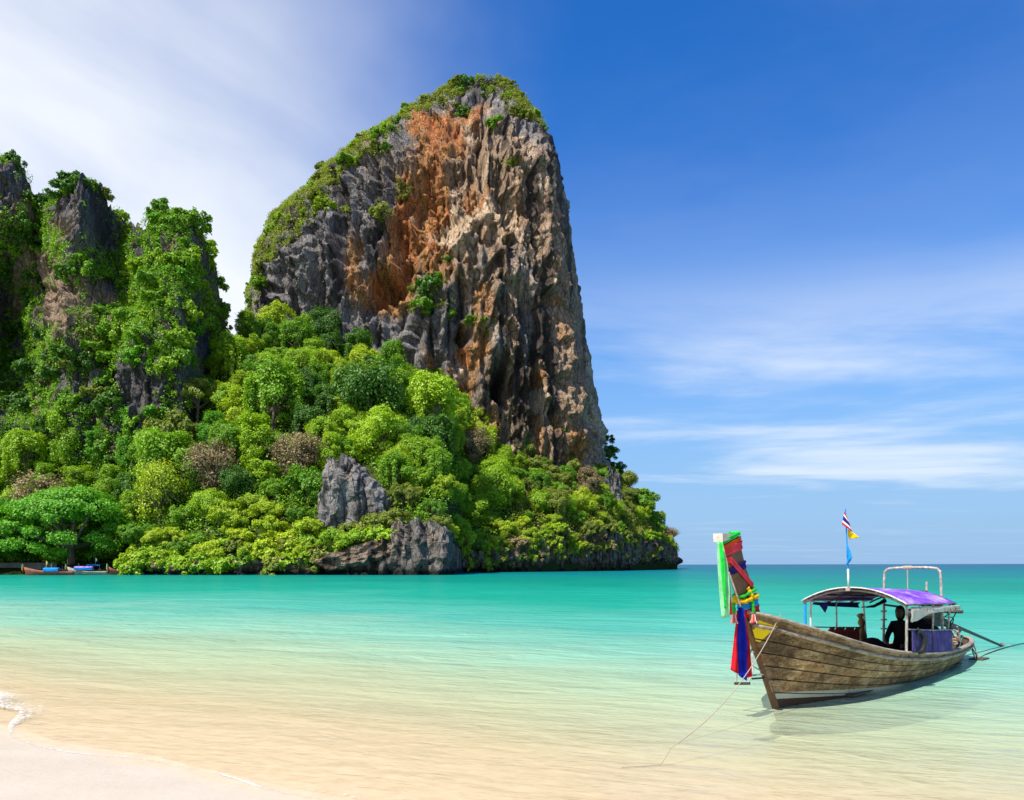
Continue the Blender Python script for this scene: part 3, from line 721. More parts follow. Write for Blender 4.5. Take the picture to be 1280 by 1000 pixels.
WORD = {'bright': 'bright green', 'mid': 'mid green', 'cool': 'cool green', 'dark': 'dark green', 'olive': 'olive', 'yellow': 'yellow green', 'brown': 'dry brown'}
WLAND = [('hanging over the water beside the beached boats', 180, 0), ('hanging over the water below the brown twiggy tree', 265, 0), ('hanging over the water below the bare brown bank', 330, 0), ('at the water below the pale jagged rock', 410, 0), ('at the foot of the dark fissured rock', 470, 0), ('on top of the dark fissured rock', 525, 0)]
HLAND = [('on the headland rocks next to the dark fissured rock', 590, 0), ('on the rocks below the middle of the headland', 660, 0), ('on the orange streaked headland rocks', 730, 0), ('on the rocks below the small grey rock', 780, 0), ('on the rocks at the headland tip', 830, 0)]
RLAND = [('at the grey pinnacle with a flat top', 105, 268), ('by the pointed pinnacle beyond the flat topped one', 12, 242), ('by the pale streaked rock wall of the ridge', 84, 385), ('on top of the leafy dome', 206, 275), ('halfway up the leafy dome', 215, 370), ('by the grey streaked rock under the dome', 182, 490), ('in the shaded hollow of the ridge', 25, 420), ('on the edge of the dome facing the gap', 270, 390), ('between the flat topped pinnacle and the dome', 150, 330), ('low on the ridge under the pale streaked rock', 90, 480)]
CLAND = [('on the summit of the tall rock', 615, 110), ('above the orange streaks on the tall rock', 545, 135), ('high on the sloping shoulder of the tall rock', 460, 185), ('halfway down the shoulder of the tall rock', 400, 230), ('low on the shoulder of the tall rock', 350, 290), ('on the grey flank below the shoulder', 380, 320), ('on the sheer face below the cream patch', 560, 385), ('at the far upper corner of the tall rock', 690, 165)]
def near(tab, x, y): return min(tab, key=lambda q: (q[1] - x) ** 2 + (q[2] - y) ** 2)[0]
def size_word(R, a, b): return 'small ' if R < a else ('large ' if R > b else '')
# ------------------------------------------------------------------ trees on the slope
R_ = random.Random(4)
BAREPX = [(446, 616, 46, 46), (522, 684, 44, 36), (765, 600, 11, 13)]
def plant_slope():
    placed = []
    def free(p, rad, k=0.62):
        for q, qr in placed:
            if (p[0] - q[0]) ** 2 + (p[1] - q[1]) ** 2 < (k * (rad + qr)) ** 2: return False
        return True
    # trees one can pick out, placed one by one: (name, kind, leaf, px, t, R, label)
    special = [
        ('spreading_tree', 'broad', 'cool', 88, 0.24, 13.5, 'wide spreading bright green tree shading the beached boats', 1.0),
        ('spreading_tree', 'broad', 'cool', -14, 0.24, 11.5, 'spreading green tree over the grey beach wall', 1.0),
        ('bare_tree', 'dry', 'brown', 52, 0.62, 8.5, 'domed brown leafless tree behind the wide spreading tree', 1.0),
        ('bare_tree', 'dry', 'brown', 266, 0.26, 6.5, 'rounded brown twiggy tree between green trees low on the slope', 1.0),
        ('flowering_tree', 'dry', 'yellow', 200, 0.28, 6.2, 'thin twiggy tree with yellow leaves on top', 1.3),
        ('olive_tree', 'bushy', 'olive', 228, 0.62, 8.0, 'broad dull olive tree below the grey streaked rock', 1.05),
        ('canopy_tree', 'umbrella', 'olive', 247, 0.78, 6.2, 'flat topped olive tree standing above its neighbours', 1.35),
        ('bare_tree', 'dry', 'brown', 372, 0.22, 6.5, 'brown dry tree beside the pale jagged rock', 1.0),
        ('bare_tree', 'dry', 'brown', 592, 0.52, 6.0, 'dry brown tree among bright green crowns under the sheer rock', 1.0),
        ('dry_tree', 'umbrella', 'olive', 690, 0.86, 6.8, 'tan leaved tree at the foot of the sheer rock', 1.1),
        ('dry_tree', 'bushy', 'brown', 722, 0.88, 4.5, 'small tan shrubby tree at the foot of the sheer rock', 1.0),
        ('dense_tree', 'round', 'dark', 462, 0.42, 8.5, 'large dark green rounded tree in mid slope', 1.2),
        ('dense_tree', 'draped', 'mid', 342, 0.40, 8.0, 'big vine draped tree with bright top and dark flank', 1.15),
        ('dense_tree', 'draped', 'mid', 212, 0.42, 7.6, 'vine draped tree with dark hollow below its crown', 1.1),
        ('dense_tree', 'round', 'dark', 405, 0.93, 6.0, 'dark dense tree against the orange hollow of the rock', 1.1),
        ('dense_tree', 'draped', 'bright', 540, 0.44, 7.5, 'tall bright green vine covered tree in mid slope', 1.2),
        ('pale_tree', 'tall', 'olive', 495, 0.95, 5.5, 'slender olive tree at the edge of the bare rock', 1.2),
        ('bare_tree', 'dry', 'brown', 836, 0.45, 4.5, 'dry twiggy bush leaning out at the headland tip', 0.8),
        ('dense_tree', 'bushy', 'mid', 803, 0.62, 6.5, 'rounded green tree overhanging the headland edge', 1.0),
    ]
    for nm, kd, lf, px, t, R, lab, sq in special:
        p = terrain_at(px, t); placed.append((p, R * 0.8)); tree(nm, kd, lf, tuple(p), R, lab, None, None, sq)
    TLAND = [('beside the pale jagged rock', 446, 616), ('by the dark fissured rock at the water', 522, 690), ('under the orange hollow of the tall rock', 470, 440), ('behind the wide spreading tree', 88, 600), ('near the flat topped olive tree', 247, 490),
             ('near the rounded brown twiggy tree', 266, 610), ('around the large dark tree in mid slope', 462, 545), ('at the caves in the foot of the tall rock', 630, 545), ('below the gap between ridge and tall rock', 300, 430), ('near the headland tip', 825, 660),
             ('near the small grey rock on the headland', 765, 610), ('under the grey streaked rock of the ridge', 150, 540), ('above the grey beach wall', 0, 560), ('by the tan leaved tree below the tall rock', 695, 580), ('above the dry brown tree under the tall rock', 590, 560),
             ('at the water near the beached boats', 200, 700), ('at the water below the brown twiggy tree', 290, 700), ('at the water next to the pale jagged rock', 385, 700), ('on the slope above the headland rocks', 700, 655), ('in the dip beyond the dark fissured rock', 600, 660), ('in the middle of the slope', 370, 520)]
    words = {'bright': 'bright green', 'mid': 'mid green', 'dark': 'dark green', 'yellow': 'yellow green', 'olive': 'olive', 'cool': 'cool green'}
    words['brown'] = 'dry tan'
    shapes = {'round': 'rounded', 'tall': 'upright', 'draped': 'vine draped', 'bushy': 'bushy'}
    n = 0; tries = 0
    while n < 285 and tries < 60000:
        tries += 1
        px = R_.uniform(-60, 838); t = R_.random() ** 0.9
        if px < 165 and t < 0.45: continue
        p = terrain_at(px, t)
        qx, qy = 640 + p[0] / p[1] * F, HY - (p[2] - CAM_H) / p[1] * F
        if any(((qx - cx) / rx) ** 2 + ((qy - 12 - cy) / ry) ** 2 < 1.0 for cx, cy, rx, ry in BAREPX): continue
        right = px > 640
        R = R_.uniform(3.4, 6.2) if not right else R_.uniform(2.6, 4.8)
        if t < 0.12: R *= 0.72
        if not free(p, R): continue
        u = R_.random()
        if right:
            kd = R_.choice(['bushy', 'bushy', 'bushy', 'draped', 'round'])
            lf = R_.choice(['bright', 'mid', 'olive', 'yellow', 'mid', 'olive']) if px < 730 else R_.choice(['yellow', 'olive', 'brown', 'yellow', 'olive', 'mid'])
            zn = 'right'
        elif px < 270:
            kd = R_.choice(['draped', 'round', 'tall', 'round', 'bushy']); lf = R_.choice(['mid', 'bright', 'mid', 'dark', 'cool', 'bright']); zn = 'left'
        else:
            kd = R_.choice(['draped', 'draped', 'round', 'tall', 'bushy']); lf = R_.choice(['bright', 'bright', 'mid', 'bright', 'yellow', 'mid', 'dark']); zn = 'mid'
        if t < 0.14: kd = 'bushy'; lf = R_.choice(['bright', 'yellow', 'yellow', 'mid', 'olive'])
        placed.append((p, R)); n += 1
        where = near(TLAND, qx, qy)
        lab = f"{'small ' if R < 3.9 else ('large ' if R > 5.2 else '')}{words[lf]} {shapes[kd]} tree {where}"
        tree('forest_tree' if kd != 'bushy' else 'bushy_tree', kd, lf, (p[0], p[1], p[2] - 0.3 * R), R, lab, 'trees ' + where, None, R_.uniform(0.85, 1.2))
    # dark trees behind the right foot of the rock
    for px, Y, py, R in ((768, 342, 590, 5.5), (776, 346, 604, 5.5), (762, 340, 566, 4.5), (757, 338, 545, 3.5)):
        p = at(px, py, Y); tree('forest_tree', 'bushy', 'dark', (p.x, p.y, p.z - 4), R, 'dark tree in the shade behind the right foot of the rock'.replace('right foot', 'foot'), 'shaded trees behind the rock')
plant_slope()

def scatter_stuff():
    """undergrowth that covers the ground between the trees: nobody could count it"""
    r = np.random.default_rng(55)
    def clumps(P, N, per, rad, size):
        k = len(P); idx = np.repeat(np.arange(k), per); d = unit(r.normal(0, 1, (len(idx), 3)) + N[idx] * 0.8)
        Rr = (rad * r.uniform(0.6, 1.4, k))[idx][:, None]
        return P[idx] + d * Rr * r.uniform(0.5, 1.05, (len(idx), 1)), d + np.array([0, 0, 0.5]), np.full(len(idx), size)
    px = r.uniform(-60, 846, 15000); t = r.uniform(0, 1, 15000) ** 0.9
    ok = ~((px < 168) & (t < 0.42)); px, t = px[ok], t[ok]
    P = terrain_at(px, t); qx, qy = px_of(P)
    for cx, cy, rx, ry in BAREPX: ok = ((qx - cx) / rx) ** 2 + ((qy - 8 - cy) / ry) ** 2 > 0.8; P, qx, qy, px = P[ok], qx[ok], qy[ok], px[ok]
    for lf, sel in (('mid', px < 640), ('olive', px >= 640)):
        p = P[sel]
        V, Q, lv = leaves(*clumps(p + np.array([0, 0, 0.5]), np.tile((0, 0, 1.0), (len(p), 1)), 12, 1.5, 0.34), r)
        o = link('undergrowth', np_mesh('undergrowth', V, Q, False, {'lv': lv}), LEAF[lf]); tag(o, ('dense green undergrowth filling the slope between trees' if lf == 'mid' else 'dry olive undergrowth covering the headland'), 'undergrowth', kind='stuff')
    # vines on the ridge
    def normals(V):
        du = np.gradient(V, axis=1); dv = np.gradient(V, axis=0); n = unit(np.cross(du, dv)); return np.where((n[..., 1:2] > 0), -n, n)
    N = normals(MAS_V); a = MAS_V[..., 0]; z = MAS_V[..., 2]
    dens = (0.25 + 0.75 * sstep(fbm(a / 7, z / 12, seed=33, o=4), 0.32, 0.50)) * (1 + 1.6 * sstep(MAS_PX, 150, 190) * sstep(MAS_PY, 470, 430))
    for cx, cy, rx, ry in MBARE: dens = dens * (1 - 0.97 * np.clip(1.6 * np.exp(-(((MAS_PX - cx) / rx) ** 2 + ((MAS_PY - cy) / ry) ** 2) ** 1.5), 0, 1))
    ar = np.linalg.norm(np.cross(np.gradient(MAS_V, axis=1), np.gradient(MAS_V, axis=0)), axis=-1); ar = np.minimum(ar, ar.mean() * 6); dens = dens * ar / ar.mean()
    w = dens.ravel(); w = w / w.sum()
    i = r.choice(w.size, 8500, p=w); P = MAS_V.reshape(-1, 3)[i]; n = N.reshape(-1, 3)[i]
    V, Q, lv = leaves(*clumps(P + n * 0.5, n, 28, 1.5, 0.33), r)
    o = link('vines', np_mesh('vines', V, Q, False, {'lv': lv}), LEAF['mid']); tag(o, 'green vines and creepers hanging over the limestone ridge', 'vines', kind='stuff')
    MASS = (N, dens)
    # tufts on the tall rock
    N = normals(CLIFF_V); top = np.interp(CLIFF_PX, [300, 315, 342, 374, 424, 468, 505, 550, 592, 632, 668, 690, 704, 720], [420, 330, 272, 240, 200, 165, 140, 110, 94, 94, 122, 152, 200, 400])
    dist = CLIFF_PY - top
    band = np.interp(CLIFF_PX, [300, 340, 380, 430, 470, 520, 600, 660, 690, 704, 715], [60, 60, 55, 50, 34, 26, 34, 36, 22, 8, 0])
    a = CLIFF_V[..., 0]; z = CLIFF_V[..., 2]
    nz = fbm(a / 9, z / 9, seed=44, o=4)
    cap = sstep(band * (-0.25 + 2.5 * nz) - dist, -2, 5) * (CLIFF_PX < 699) * (0.25 + 0.75 * sstep(fbm(a / 4, z / 4, seed=46, o=3), 0.40, 0.55))
    spots = sum(ell(CLIFF_PX, CLIFF_PY, *q) for q in [(375, 300, 22, 20), (345, 285, 16, 25), (400, 250, 25, 20), (560, 395, 25, 10), (545, 370, 20, 20), (590, 415, 22, 10), (640, 205, 12, 8), (618, 160, 8, 8), (500, 235, 14, 12), (330, 330, 14, 30), (560, 330, 14, 8), (430, 215, 22, 18), (385, 255, 25, 22), (480, 265, 10, 10), (520, 380, 14, 20)])
    tuft = sstep(spots + (nz - 0.5) * 0.8, 0.5, 0.75)
    dens2 = np.clip(cap + tuft * 0.9, 0, 1)
    dens2 = np.where(np.arange(CLIFF_V.shape[1])[None, :] < 560, dens2, cap * 0.15)
    w = dens2.ravel(); w = w / w.sum(); i = r.choice(w.size, 2600, p=w); P = CLIFF_V.reshape(-1, 3)[i]; n = N.reshape(-1, 3)[i]
    V, Q, lv = leaves(*clumps(P + n * 0.4 + np.array([0, 0, 0.4]), n * 0.5 + np.array([0, 0, 0.6]), 32, 1.35, 0.32), r)
    o = link('cliff_grass', np_mesh('cliff_grass', V, Q, False, {'lv': lv}), LEAF['olive']); tag(o, 'olive scrub and grass over the top of the tall rock', 'scrub', kind='stuff')
    return MASS, dens2, N
(MAS_N, MAS_D), CL_D, CL_N = scatter_stuff()

def cliff_shrubs():
    r = np.random.default_rng(66)
    def pick(V, D, n, minpx, PX, PY):
        w = D.ravel() ** 1.2; w = w / w.sum(); got = []
        for i in r.choice(w.size, n * 14, p=w):
            x, y = PX.ravel()[i], PY.ravel()[i]
            if all((x - a) ** 2 + (y - b) ** 2 > minpx ** 2 for a, b, _ in got): got.append((x, y, i))
            if len(got) >= n: break
        return got
    inview = np.where(MAS_PX > -25, MAS_D, 0)
    for x, y, i in pick(MAS_V, inview, 150, 13.0, MAS_PX, MAS_PY):
        p = MAS_V.reshape(-1, 3)[i] + MAS_N.reshape(-1, 3)[i] * 0.8; R = r.uniform(2.8, 5.2)
        dome = x > 150
        lf = r.choice(['bright', 'mid', 'cool', 'bright', 'mid'] if dome else ['mid', 'dark', 'olive', 'mid', 'dark'])
        if y > 330 and x < 75: lf = 'dark'  # the hollow's shade is put into the leaf colour here
        where = near(RLAND, x, y)
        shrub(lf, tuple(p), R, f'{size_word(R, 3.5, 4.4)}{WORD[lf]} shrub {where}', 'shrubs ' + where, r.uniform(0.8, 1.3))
    for x, y, i in pick(CLIFF_V, np.where(np.arange(CLIFF_V.shape[1])[None, :] < 560, CL_D, 0), 105, 11.0, CLIFF_PX, CLIFF_PY):
        p = CLIFF_V.reshape(-1, 3)[i] + CL_N.reshape(-1, 3)[i] * 0.5; R = 1.7 + 3.0 * r.uniform(0, 1) ** 2
        leftside = x < 470
        lf = r.choice(['olive', 'yellow', 'olive', 'bright', 'mid'] if leftside else ['mid', 'olive', 'dark', 'bright', 'olive'])
        where = near(CLAND, x, y)
        shrub(lf, tuple(p), R, f'{size_word(R, 2.5, 3.3)}{WORD[lf]} shrub {where}', 'shrubs ' + where, r.uniform(0.75, 1.15))
    for k in range(78):                                               # shrubs leaning over the water's edge and down the rocks
        px = 166 + k * 8.7 + r.uniform(-3, 3)
        if 486 < px < 566 and k % 3: continue
        low = px < 480
        t = r.uniform(0.0, 0.05); p = terrain_at(px, t); R = r.uniform(2.6, 4.6) if low else r.uniform(1.6, 3.3)
        lf = r.choice(['bright', 'yellow', 'bright', 'mid', 'olive'] if px < 430 else ['yellow', 'olive', 'brown', 'bright', 'olive'])
        z = p[2] - 0.3 * R if low else (p[2] + 0.6) * (1.0 if k % 3 else r.uniform(0.45, 0.9))
        where = near(WLAND, px, 0) if px < 570 else near(HLAND, px, 0)
        shrub(lf, (p[0], p[1] - (1.6 if low else 0.9), max(z, 0.8)), R, f'{size_word(R, 2.6, 3.6)}{WORD[lf]} shrub {where}', 'shrubs ' + where, r.uniform(0.8, 1.25))
    for k in range(46):
        px = 585 + k * 5.5 + r.uniform(-3, 3); p = terrain_at(px, 0.0); R = r.uniform(1.3, 2.6); f = r.uniform(0.35, 0.95)
        lf = r.choice(['yellow', 'olive', 'brown', 'mid', 'olive']); where = near(HLAND, px, 0)
        shrub(lf, (p[0], p[1] - 1.3, max(1.8, p[2] * f)), R, f'{size_word(R, 2.6, 3.6)}{WORD[lf]} shrub {where}', 'shrubs ' + where, r.uniform(0.9, 1.5))
cliff_shrubs()
#BOATS
# ------------------------------------------------------------------ the moored longtail boat
BO = Vector((3.79, 11.6, 0.0)); BA = math.atan2(0.713, 0.703)
BOATM = Matrix.Translation(BO) @ Matrix.Rotation(BA, 4, 'Z'); BINV = BOATM.inverted()
def L(s, b, z): return Vector((s, -b, z))             # s metres aft of the stem foot, b to port, z up
def loc(px, py, Y): return BINV @ at(px, py, Y)       # a photo point at a known distance, in boat coordinates
def wood_material():
    m, g = mat('weathered_planks')
    P = g.add('ShaderNodeTexCoord').outputs['Object']; rnd = g.add('ShaderNodeObjectInfo').outputs['Random']
    sp = g.add('ShaderNodeSeparateXYZ', {0: P}); x, y, z = sp.outputs[0], sp.outputs[1], sp.outputs[2]
    gr = g.noise(g.vmul(P, (1.4, 8, 16)), 1.6, 8, 0.65, 0.4); pat = g.noise(g.vmul(P, (1, 1, 1.8)), 3.4, 9, 0.74, 0.5); fine = g.noise(P, 26, 6, 0.7); blot = g.noise(g.vmul(P, (0.8, 1, 1.5), (4, 2, 1)), 3.1, 6, 0.7, 0.6)
    c = g.ramp(pat, [(0.30, (0.070, 0.040, 0.022)), (0.44, (0.25, 0.150, 0.078)), (0.56, (0.43, 0.29, 0.16)), (0.70, (0.62, 0.48, 0.31))])
    c = g.mix(g.math('MULTIPLY', g.rng(blot, 0.50, 0.68), 0.75), c, (0.36, 0.15, 0.055, 1))                      # warm bare patches
    c = g.mix(1.0, c, g.ramp(gr, [(0.3, (0.42, 0.40, 0.38)), (0.52, (1, 1, 1)), (0.75, (1.4, 1.38, 1.32))]), 'MULTIPLY')
    c = g.mix(g.math('MULTIPLY', g.rng(fine, 0.50, 0.62), 0.65), c, (0.060, 0.042, 0.028, 1))
    c = g.mix(1.0, c, g.ramp(rnd, [(0, (0.72, 0.72, 0.72)), (1, (1.18, 1.16, 1.12))]), 'MULTIPLY')
    wide = g.noise(g.vmul(P, (0.9, 1, 1.6), (7, 3, 5)), 1.3, 5, 0.6, 0.8)
    c = g.mix(1.0, c, g.ramp(wide, [(0.32, (0.38, 0.36, 0.34)), (0.5, (0.95, 0.93, 0.9)), (0.68, (1.35, 1.3, 1.2))]), 'MULTIPLY')
    low = g.rng(g.math('ADD', z, g.math('MULTIPLY', g.math('SUBTRACT', pat, 0.5), 0.25)), 0.20, -0.02)            # algae near the water
    c = g.mix(g.math('MULTIPLY', low, 0.75), c, (0.060, 0.055, 0.030, 1))
    # pale band and dark bottom paint, level with the keel rather than the water
    zz = g.math('ADD', z, g.math('ADD', g.math('MULTIPLY', x, 0.060), g.math('MULTIPLY', g.math('SUBTRACT', fine, 0.5), 0.02)))
    band = g.math('MULTIPLY', g.rng(zz, 0.148, 0.158), g.rng(zz, 0.255, 0.245)); band = g.math('MULTIPLY', band, g.rng(fine, 0.68, 0.60))
    band = g.math('MULTIPLY', band, g.rng(x, 4.2, 3.2))
    c = g.mix(band, c, (0.46, 0.44, 0.36, 1))
    c = g.mix(g.rng(zz, 0.154, 0.142), c, (0.055, 0.030, 0.020, 1))
    # yellow painted square on the port bow
    sk = g.math('ADD', z, g.math('MULTIPLY', g.math('ADD', x, 0.75), 0.33))
    jag = g.math('MULTIPLY', g.math('SUBTRACT', fine, 0.5), 0.035)
    ysq = g.math('MULTIPLY', g.rng(g.math('ADD', sk, jag), 1.07, 1.08), g.rng(g.math('ADD', sk, jag), 1.345, 1.335))
    ysq = g.math('MULTIPLY', ysq, g.math('MULTIPLY', g.rng(g.math('ADD', x, jag), -0.725, -0.715), g.rng(g.math('ADD', g.math('SUBTRACT', x, g.math('MULTIPLY', g.math('SUBTRACT', z, 1.14), 0.7)), jag), -0.485, -0.495)))
    ysq = g.math('MULTIPLY', ysq, g.math('MULTIPLY', g.rng(y, -0.015, -0.03), g.rng(fine, 0.70, 0.60)))
    c = g.mix(ysq, c, (0.80, 0.60, 0.008, 1))
    h = g.math('ADD', g.math('MULTIPLY', gr, 0.6), g.math('MULTIPLY', fine, 0.5))
    bp = g.add('ShaderNodeBump', {'Strength': 0.55, 'Distance': 0.02, 'Height': h})
    out(g, g.add('ShaderNodeBsdfPrincipled', {'Base Color': c, 'Roughness': 0.78, 'Specular IOR Level': 0.25, 'Normal': bp})); return m
WOOD = wood_material()
INNER = plain('inner_boards', (0.085, 0.060, 0.042), 0.85, 0.45, 4, 0.4, stretch=(1, 6, 6))
RAILW = plain('rail_wood', (0.34, 0.265, 0.20), 0.8, 0.4, 3.5, 0.5, stretch=(1, 9, 9), dirt=(0.10, 0.07, 0.05))
PROWW = plain('prow_wood', (0.135, 0.062, 0.028), 0.6, 0.35, 3.5, 0.35, stretch=(4, 6, 1))
PALE = plain('sun_bleached_wood', (0.58, 0.53, 0.46), 0.85, 0.2, 14, 0.4)
STEEL = plain('galvanised_tube', (0.40, 0.36, 0.32), 0.6, 0.4, 14, 0.3, metal=0.2, dirt=(0.17, 0.11, 0.07))
BLACKM = plain('engine_iron', (0.020, 0.019, 0.018), 0.5, 0.5, 9, 0.3, dirt=(0.06, 0.04, 0.03))
RUBBER = plain('rubber', (0.014, 0.014, 0.014), 0.7, 0.3, 20, 0.2)
ROPE = plain('rope', (0.40, 0.32, 0.24), 0.9, 0.25, 60, 0.5)
DROPE = plain('dark_rope', (0.045, 0.05, 0.04), 0.9, 0.3, 60, 0.5)
BLUEP = plain('blue_paint', (0.02, 0.27, 0.70), 0.5, 0.15, 12, 0.1)
WHITEP = plain('white_paint', (0.66, 0.65, 0.62), 0.55, 0.15, 12, 0.15, dirt=(0.36, 0.30, 0.23))
def cloth_mat(name, col, var=0.2, dirt=None, tr=0.35): return plain(name, col, 0.85, var, 7, 0.2, spec=0.15, dirt=dirt, trans=tr)
C_MINT = cloth_mat('mint_cloth', (0.34, 0.80, 0.45)); C_GREEN = cloth_mat('green_cloth', (0.02, 0.72, 0.08)); C_RED = cloth_mat('red_cloth', (0.70, 0.018, 0.035)); C_PINK = cloth_mat('pink_cloth', (0.90, 0.07, 0.10))
C_ORANGE = cloth_mat('orange_cloth', (0.90, 0.15, 0.015)); C_BLUE = cloth_mat('blue_cloth', (0.010, 0.022, 0.42)); C_NAVY = cloth_mat('violet_cloth', (0.035, 0.022, 0.20)); C_YEL = cloth_mat('yellow_petals', (0.90, 0.58, 0.015), 0.25); C_GRN2 = cloth_mat('green_petals', (0.04, 0.50, 0.05))
C_LBLUE = cloth_mat('sky_blue_cloth', (0.02, 0.36, 0.85)); C_WHITE = cloth_mat('white_cloth', (0.78, 0.74, 0.66), 0.1, (0.62, 0.52, 0.30)); C_BLACK = cloth_mat('black_cloth', (0.006, 0.006, 0.008), 0.3, None, 0.0); C_BROWN = cloth_mat('brown_tarpaulin', (0.16, 0.10, 0.045), 0.35, None, 0.1)
C_MAROON = cloth_mat('maroon_cloth', (0.19, 0.040, 0.030), 0.3, None, 0.1); C_TAS = cloth_mat('tassel_thread', (0.85, 0.22, 0.20), 0.4)
def tarp_material():
    m, g = mat('purple_tarpaulin'); P = g.add('ShaderNodeTexCoord').outputs['Object']
    n = g.noise(g.vmul(P, (0.9, 2.2, 1)), 1.7, 6, 0.6, 0.4); st = g.noise(g.vmul(P, (0.5, 14, 1)), 1.0, 4, 0.6)
    c = g.ramp(n, [(0.32, (0.12, 0.022, 0.42)), (0.47, (0.23, 0.08, 0.54)), (0.57, (0.42, 0.26, 0.60)), (0.72, (0.60, 0.52, 0.66))])
    c = g.mix(g.math('MULTIPLY', g.rng(st, 0.5, 0.75), 0.35), c, (0.70, 0.60, 0.80, 1))
    bp = g.add('ShaderNodeBump', {'Strength': 0.4, 'Distance': 0.02, 'Height': n})
    b = g.add('ShaderNodeBsdfPrincipled', {'Base Color': c, 'Roughness': 0.6, 'Specular IOR Level': 0.2, 'Normal': bp})
    t = g.add('ShaderNodeBsdfTranslucent', {'Color': c})
    out(g, g.add('ShaderNodeMixShader', {0: 0.08, 1: b, 2: t})); return m
TARP = tarp_material()
CURTAIN = plain('purple_curtain', (0.085, 0.060, 0.21), 0.8, 0.35, 6, 0.3, spec=0.2, stretch=(6, 6, 0.6), dirt=(0.16, 0.13, 0.22))

def cloth(name, A, B, mat_, parent=None, n=22, m=7, fold=0.02, waves=3.0, thick=0.004, ph=0.0):
    """cloth between two edge lines A and B, with folds; a closed thin slab"""
    A = [Vector(p) for p in A]; B = [Vector(p) for p in B]
    def samp(P, t):
        f = t * (len(P) - 1); i = min(int(f), len(P) - 2); return P[i].lerp(P[i + 1], f - i)
    G = []
    for i in range(n):
        t = i / (n - 1); a, b = samp(A, t), samp(B, t)
        a2, b2 = samp(A, min(1, t + .05)), samp(B, min(1, t + .05)); a1, b1 = samp(A, max(0, t - .05)), samp(B, max(0, t - .05))
        nn = (b - a).cross((a2 + b2) - (a1 + b1)); nn = nn.normalized() if nn.length > 1e-9 else Vector((1, 0, 0))
        for j in range(m):
            q = j / (m - 1)
            rag = (b2 + a2 - a1 - b1) * 0.0; w_ = (b - a).length
            cr = 0.35 * math.sin(9.1 * t + 5 * q + ph * 3) + 0.25 * math.sin(23 * t - 11 * q + 2)
            G.append((a.lerp(b, q) + nn * fold * (math.sin(waves * 6.283 * q + ph + 1.3 * t) * (0.35 + 0.65 * t) + cr), nn))
    V = [p + k * thick / 2 for p, k in G] + [p - k * thick / 2 for p, k in G]
    N = n * m; fs = []
    for i in range(n - 1):
        for j in range(m - 1):
            a = i * m + j; fs.append((a, a + 1, a + m + 1, a + m)); fs.append((N + a, N + a + m, N + a + m + 1, N + a + 1))
    ring = [j for j in range(m)] + [i * m + m - 1 for i in range(1, n)] + [(n - 1) * m + j for j in range(m - 2, -1, -1)] + [i * m for i in range(n - 2, 0, -1)]
    for k in range(len(ring)):
        a, b = ring[k], ring[(k + 1) % len(ring)]; fs.append((a, N + a, N + b, b))
    return MB().add(V, fs).build(name, mat_, parent, True)

def lt(x, tab): return float(np.interp(x, [q[0] for q in tab], [q[1] for q in tab]))
ZG = [(-.70, 1.44), (-.4, 1.37), (0, 1.25), (.55, 1.11), (1.1, .97), (1.6, .86), (2.2, .75), (2.8, .66), (4.0, .54), (4.8, .48), (6.6, .42), (8, .41), (9.1, .45)]
BG = [(-.70, .085), (-.45, .22), (-.2, .36), (.1, .49), (.55, .63), (1.0, .73), (1.6, .81), (2.7, .87), (4.0, .87), (5.2, .82), (6.4, .72), (7.4, .60), (8.2, .46), (8.7, .32), (8.95, .18), (9.1, .04)]
def hull_pt(u, v, side, off=0.0):
    sg = -.70 + 9.8 * u; zg = lt(sg, ZG); bg = lt(sg, BG)
    zk = -.36 + 0.10 * max(0, (u - .6) / .4) ** 2
    z = zk + (zg - zk) * v
    s0 = -.635 * (-.36 + 1.80 * v) + .04; s1 = 8.35 + .75 * v
    s = s0 + (s1 - s0) * u
    p = 0.50 + 0.55 * (1 - min(1, u / .30)) ** 1.5 + 0.15 * max(0, (u - .75) / .25)
    b = max(0.035, bg * max(v, 1e-4) ** p)
    return Vector((s, -side * (b + off), z - off * 0.25))
def plank_mesh(u0, u1, v0, v1, side, off, nu=9, nv=3, th=0.028):
    vs, fs = [], []
    for k in (0, 1):
        for i in range(nu):
            for j in range(nv):
                vs.append(hull_pt(u0 + (u1 - u0) * i / (nu - 1), v0 + (v1 - v0) * j / (nv - 1), side, off + (0 if k else -th)))
    N = nu * nv
    for i in range(nu - 1):
        for j in range(nv - 1):
            a = i * nv + j; fs += [(N + a, N + a + 1, N + a + nv + 1, N + a + nv), (a, a + nv, a + nv + 1, a + 1)]
    for i in range(nu - 1):
        a = i * nv; b = i * nv + nv - 1; fs += [(a, N + a, N + a + nv, a + nv), (b, b + nv, N + b + nv, N + b)]
    for j in range(nv - 1):
        a = j; b = (nu - 1) * nv + j; fs += [(a, a + 1, N + a + 1, N + a), (b, N + b, N + b + 1, b + 1)]
    return MB().add(vs, fs)

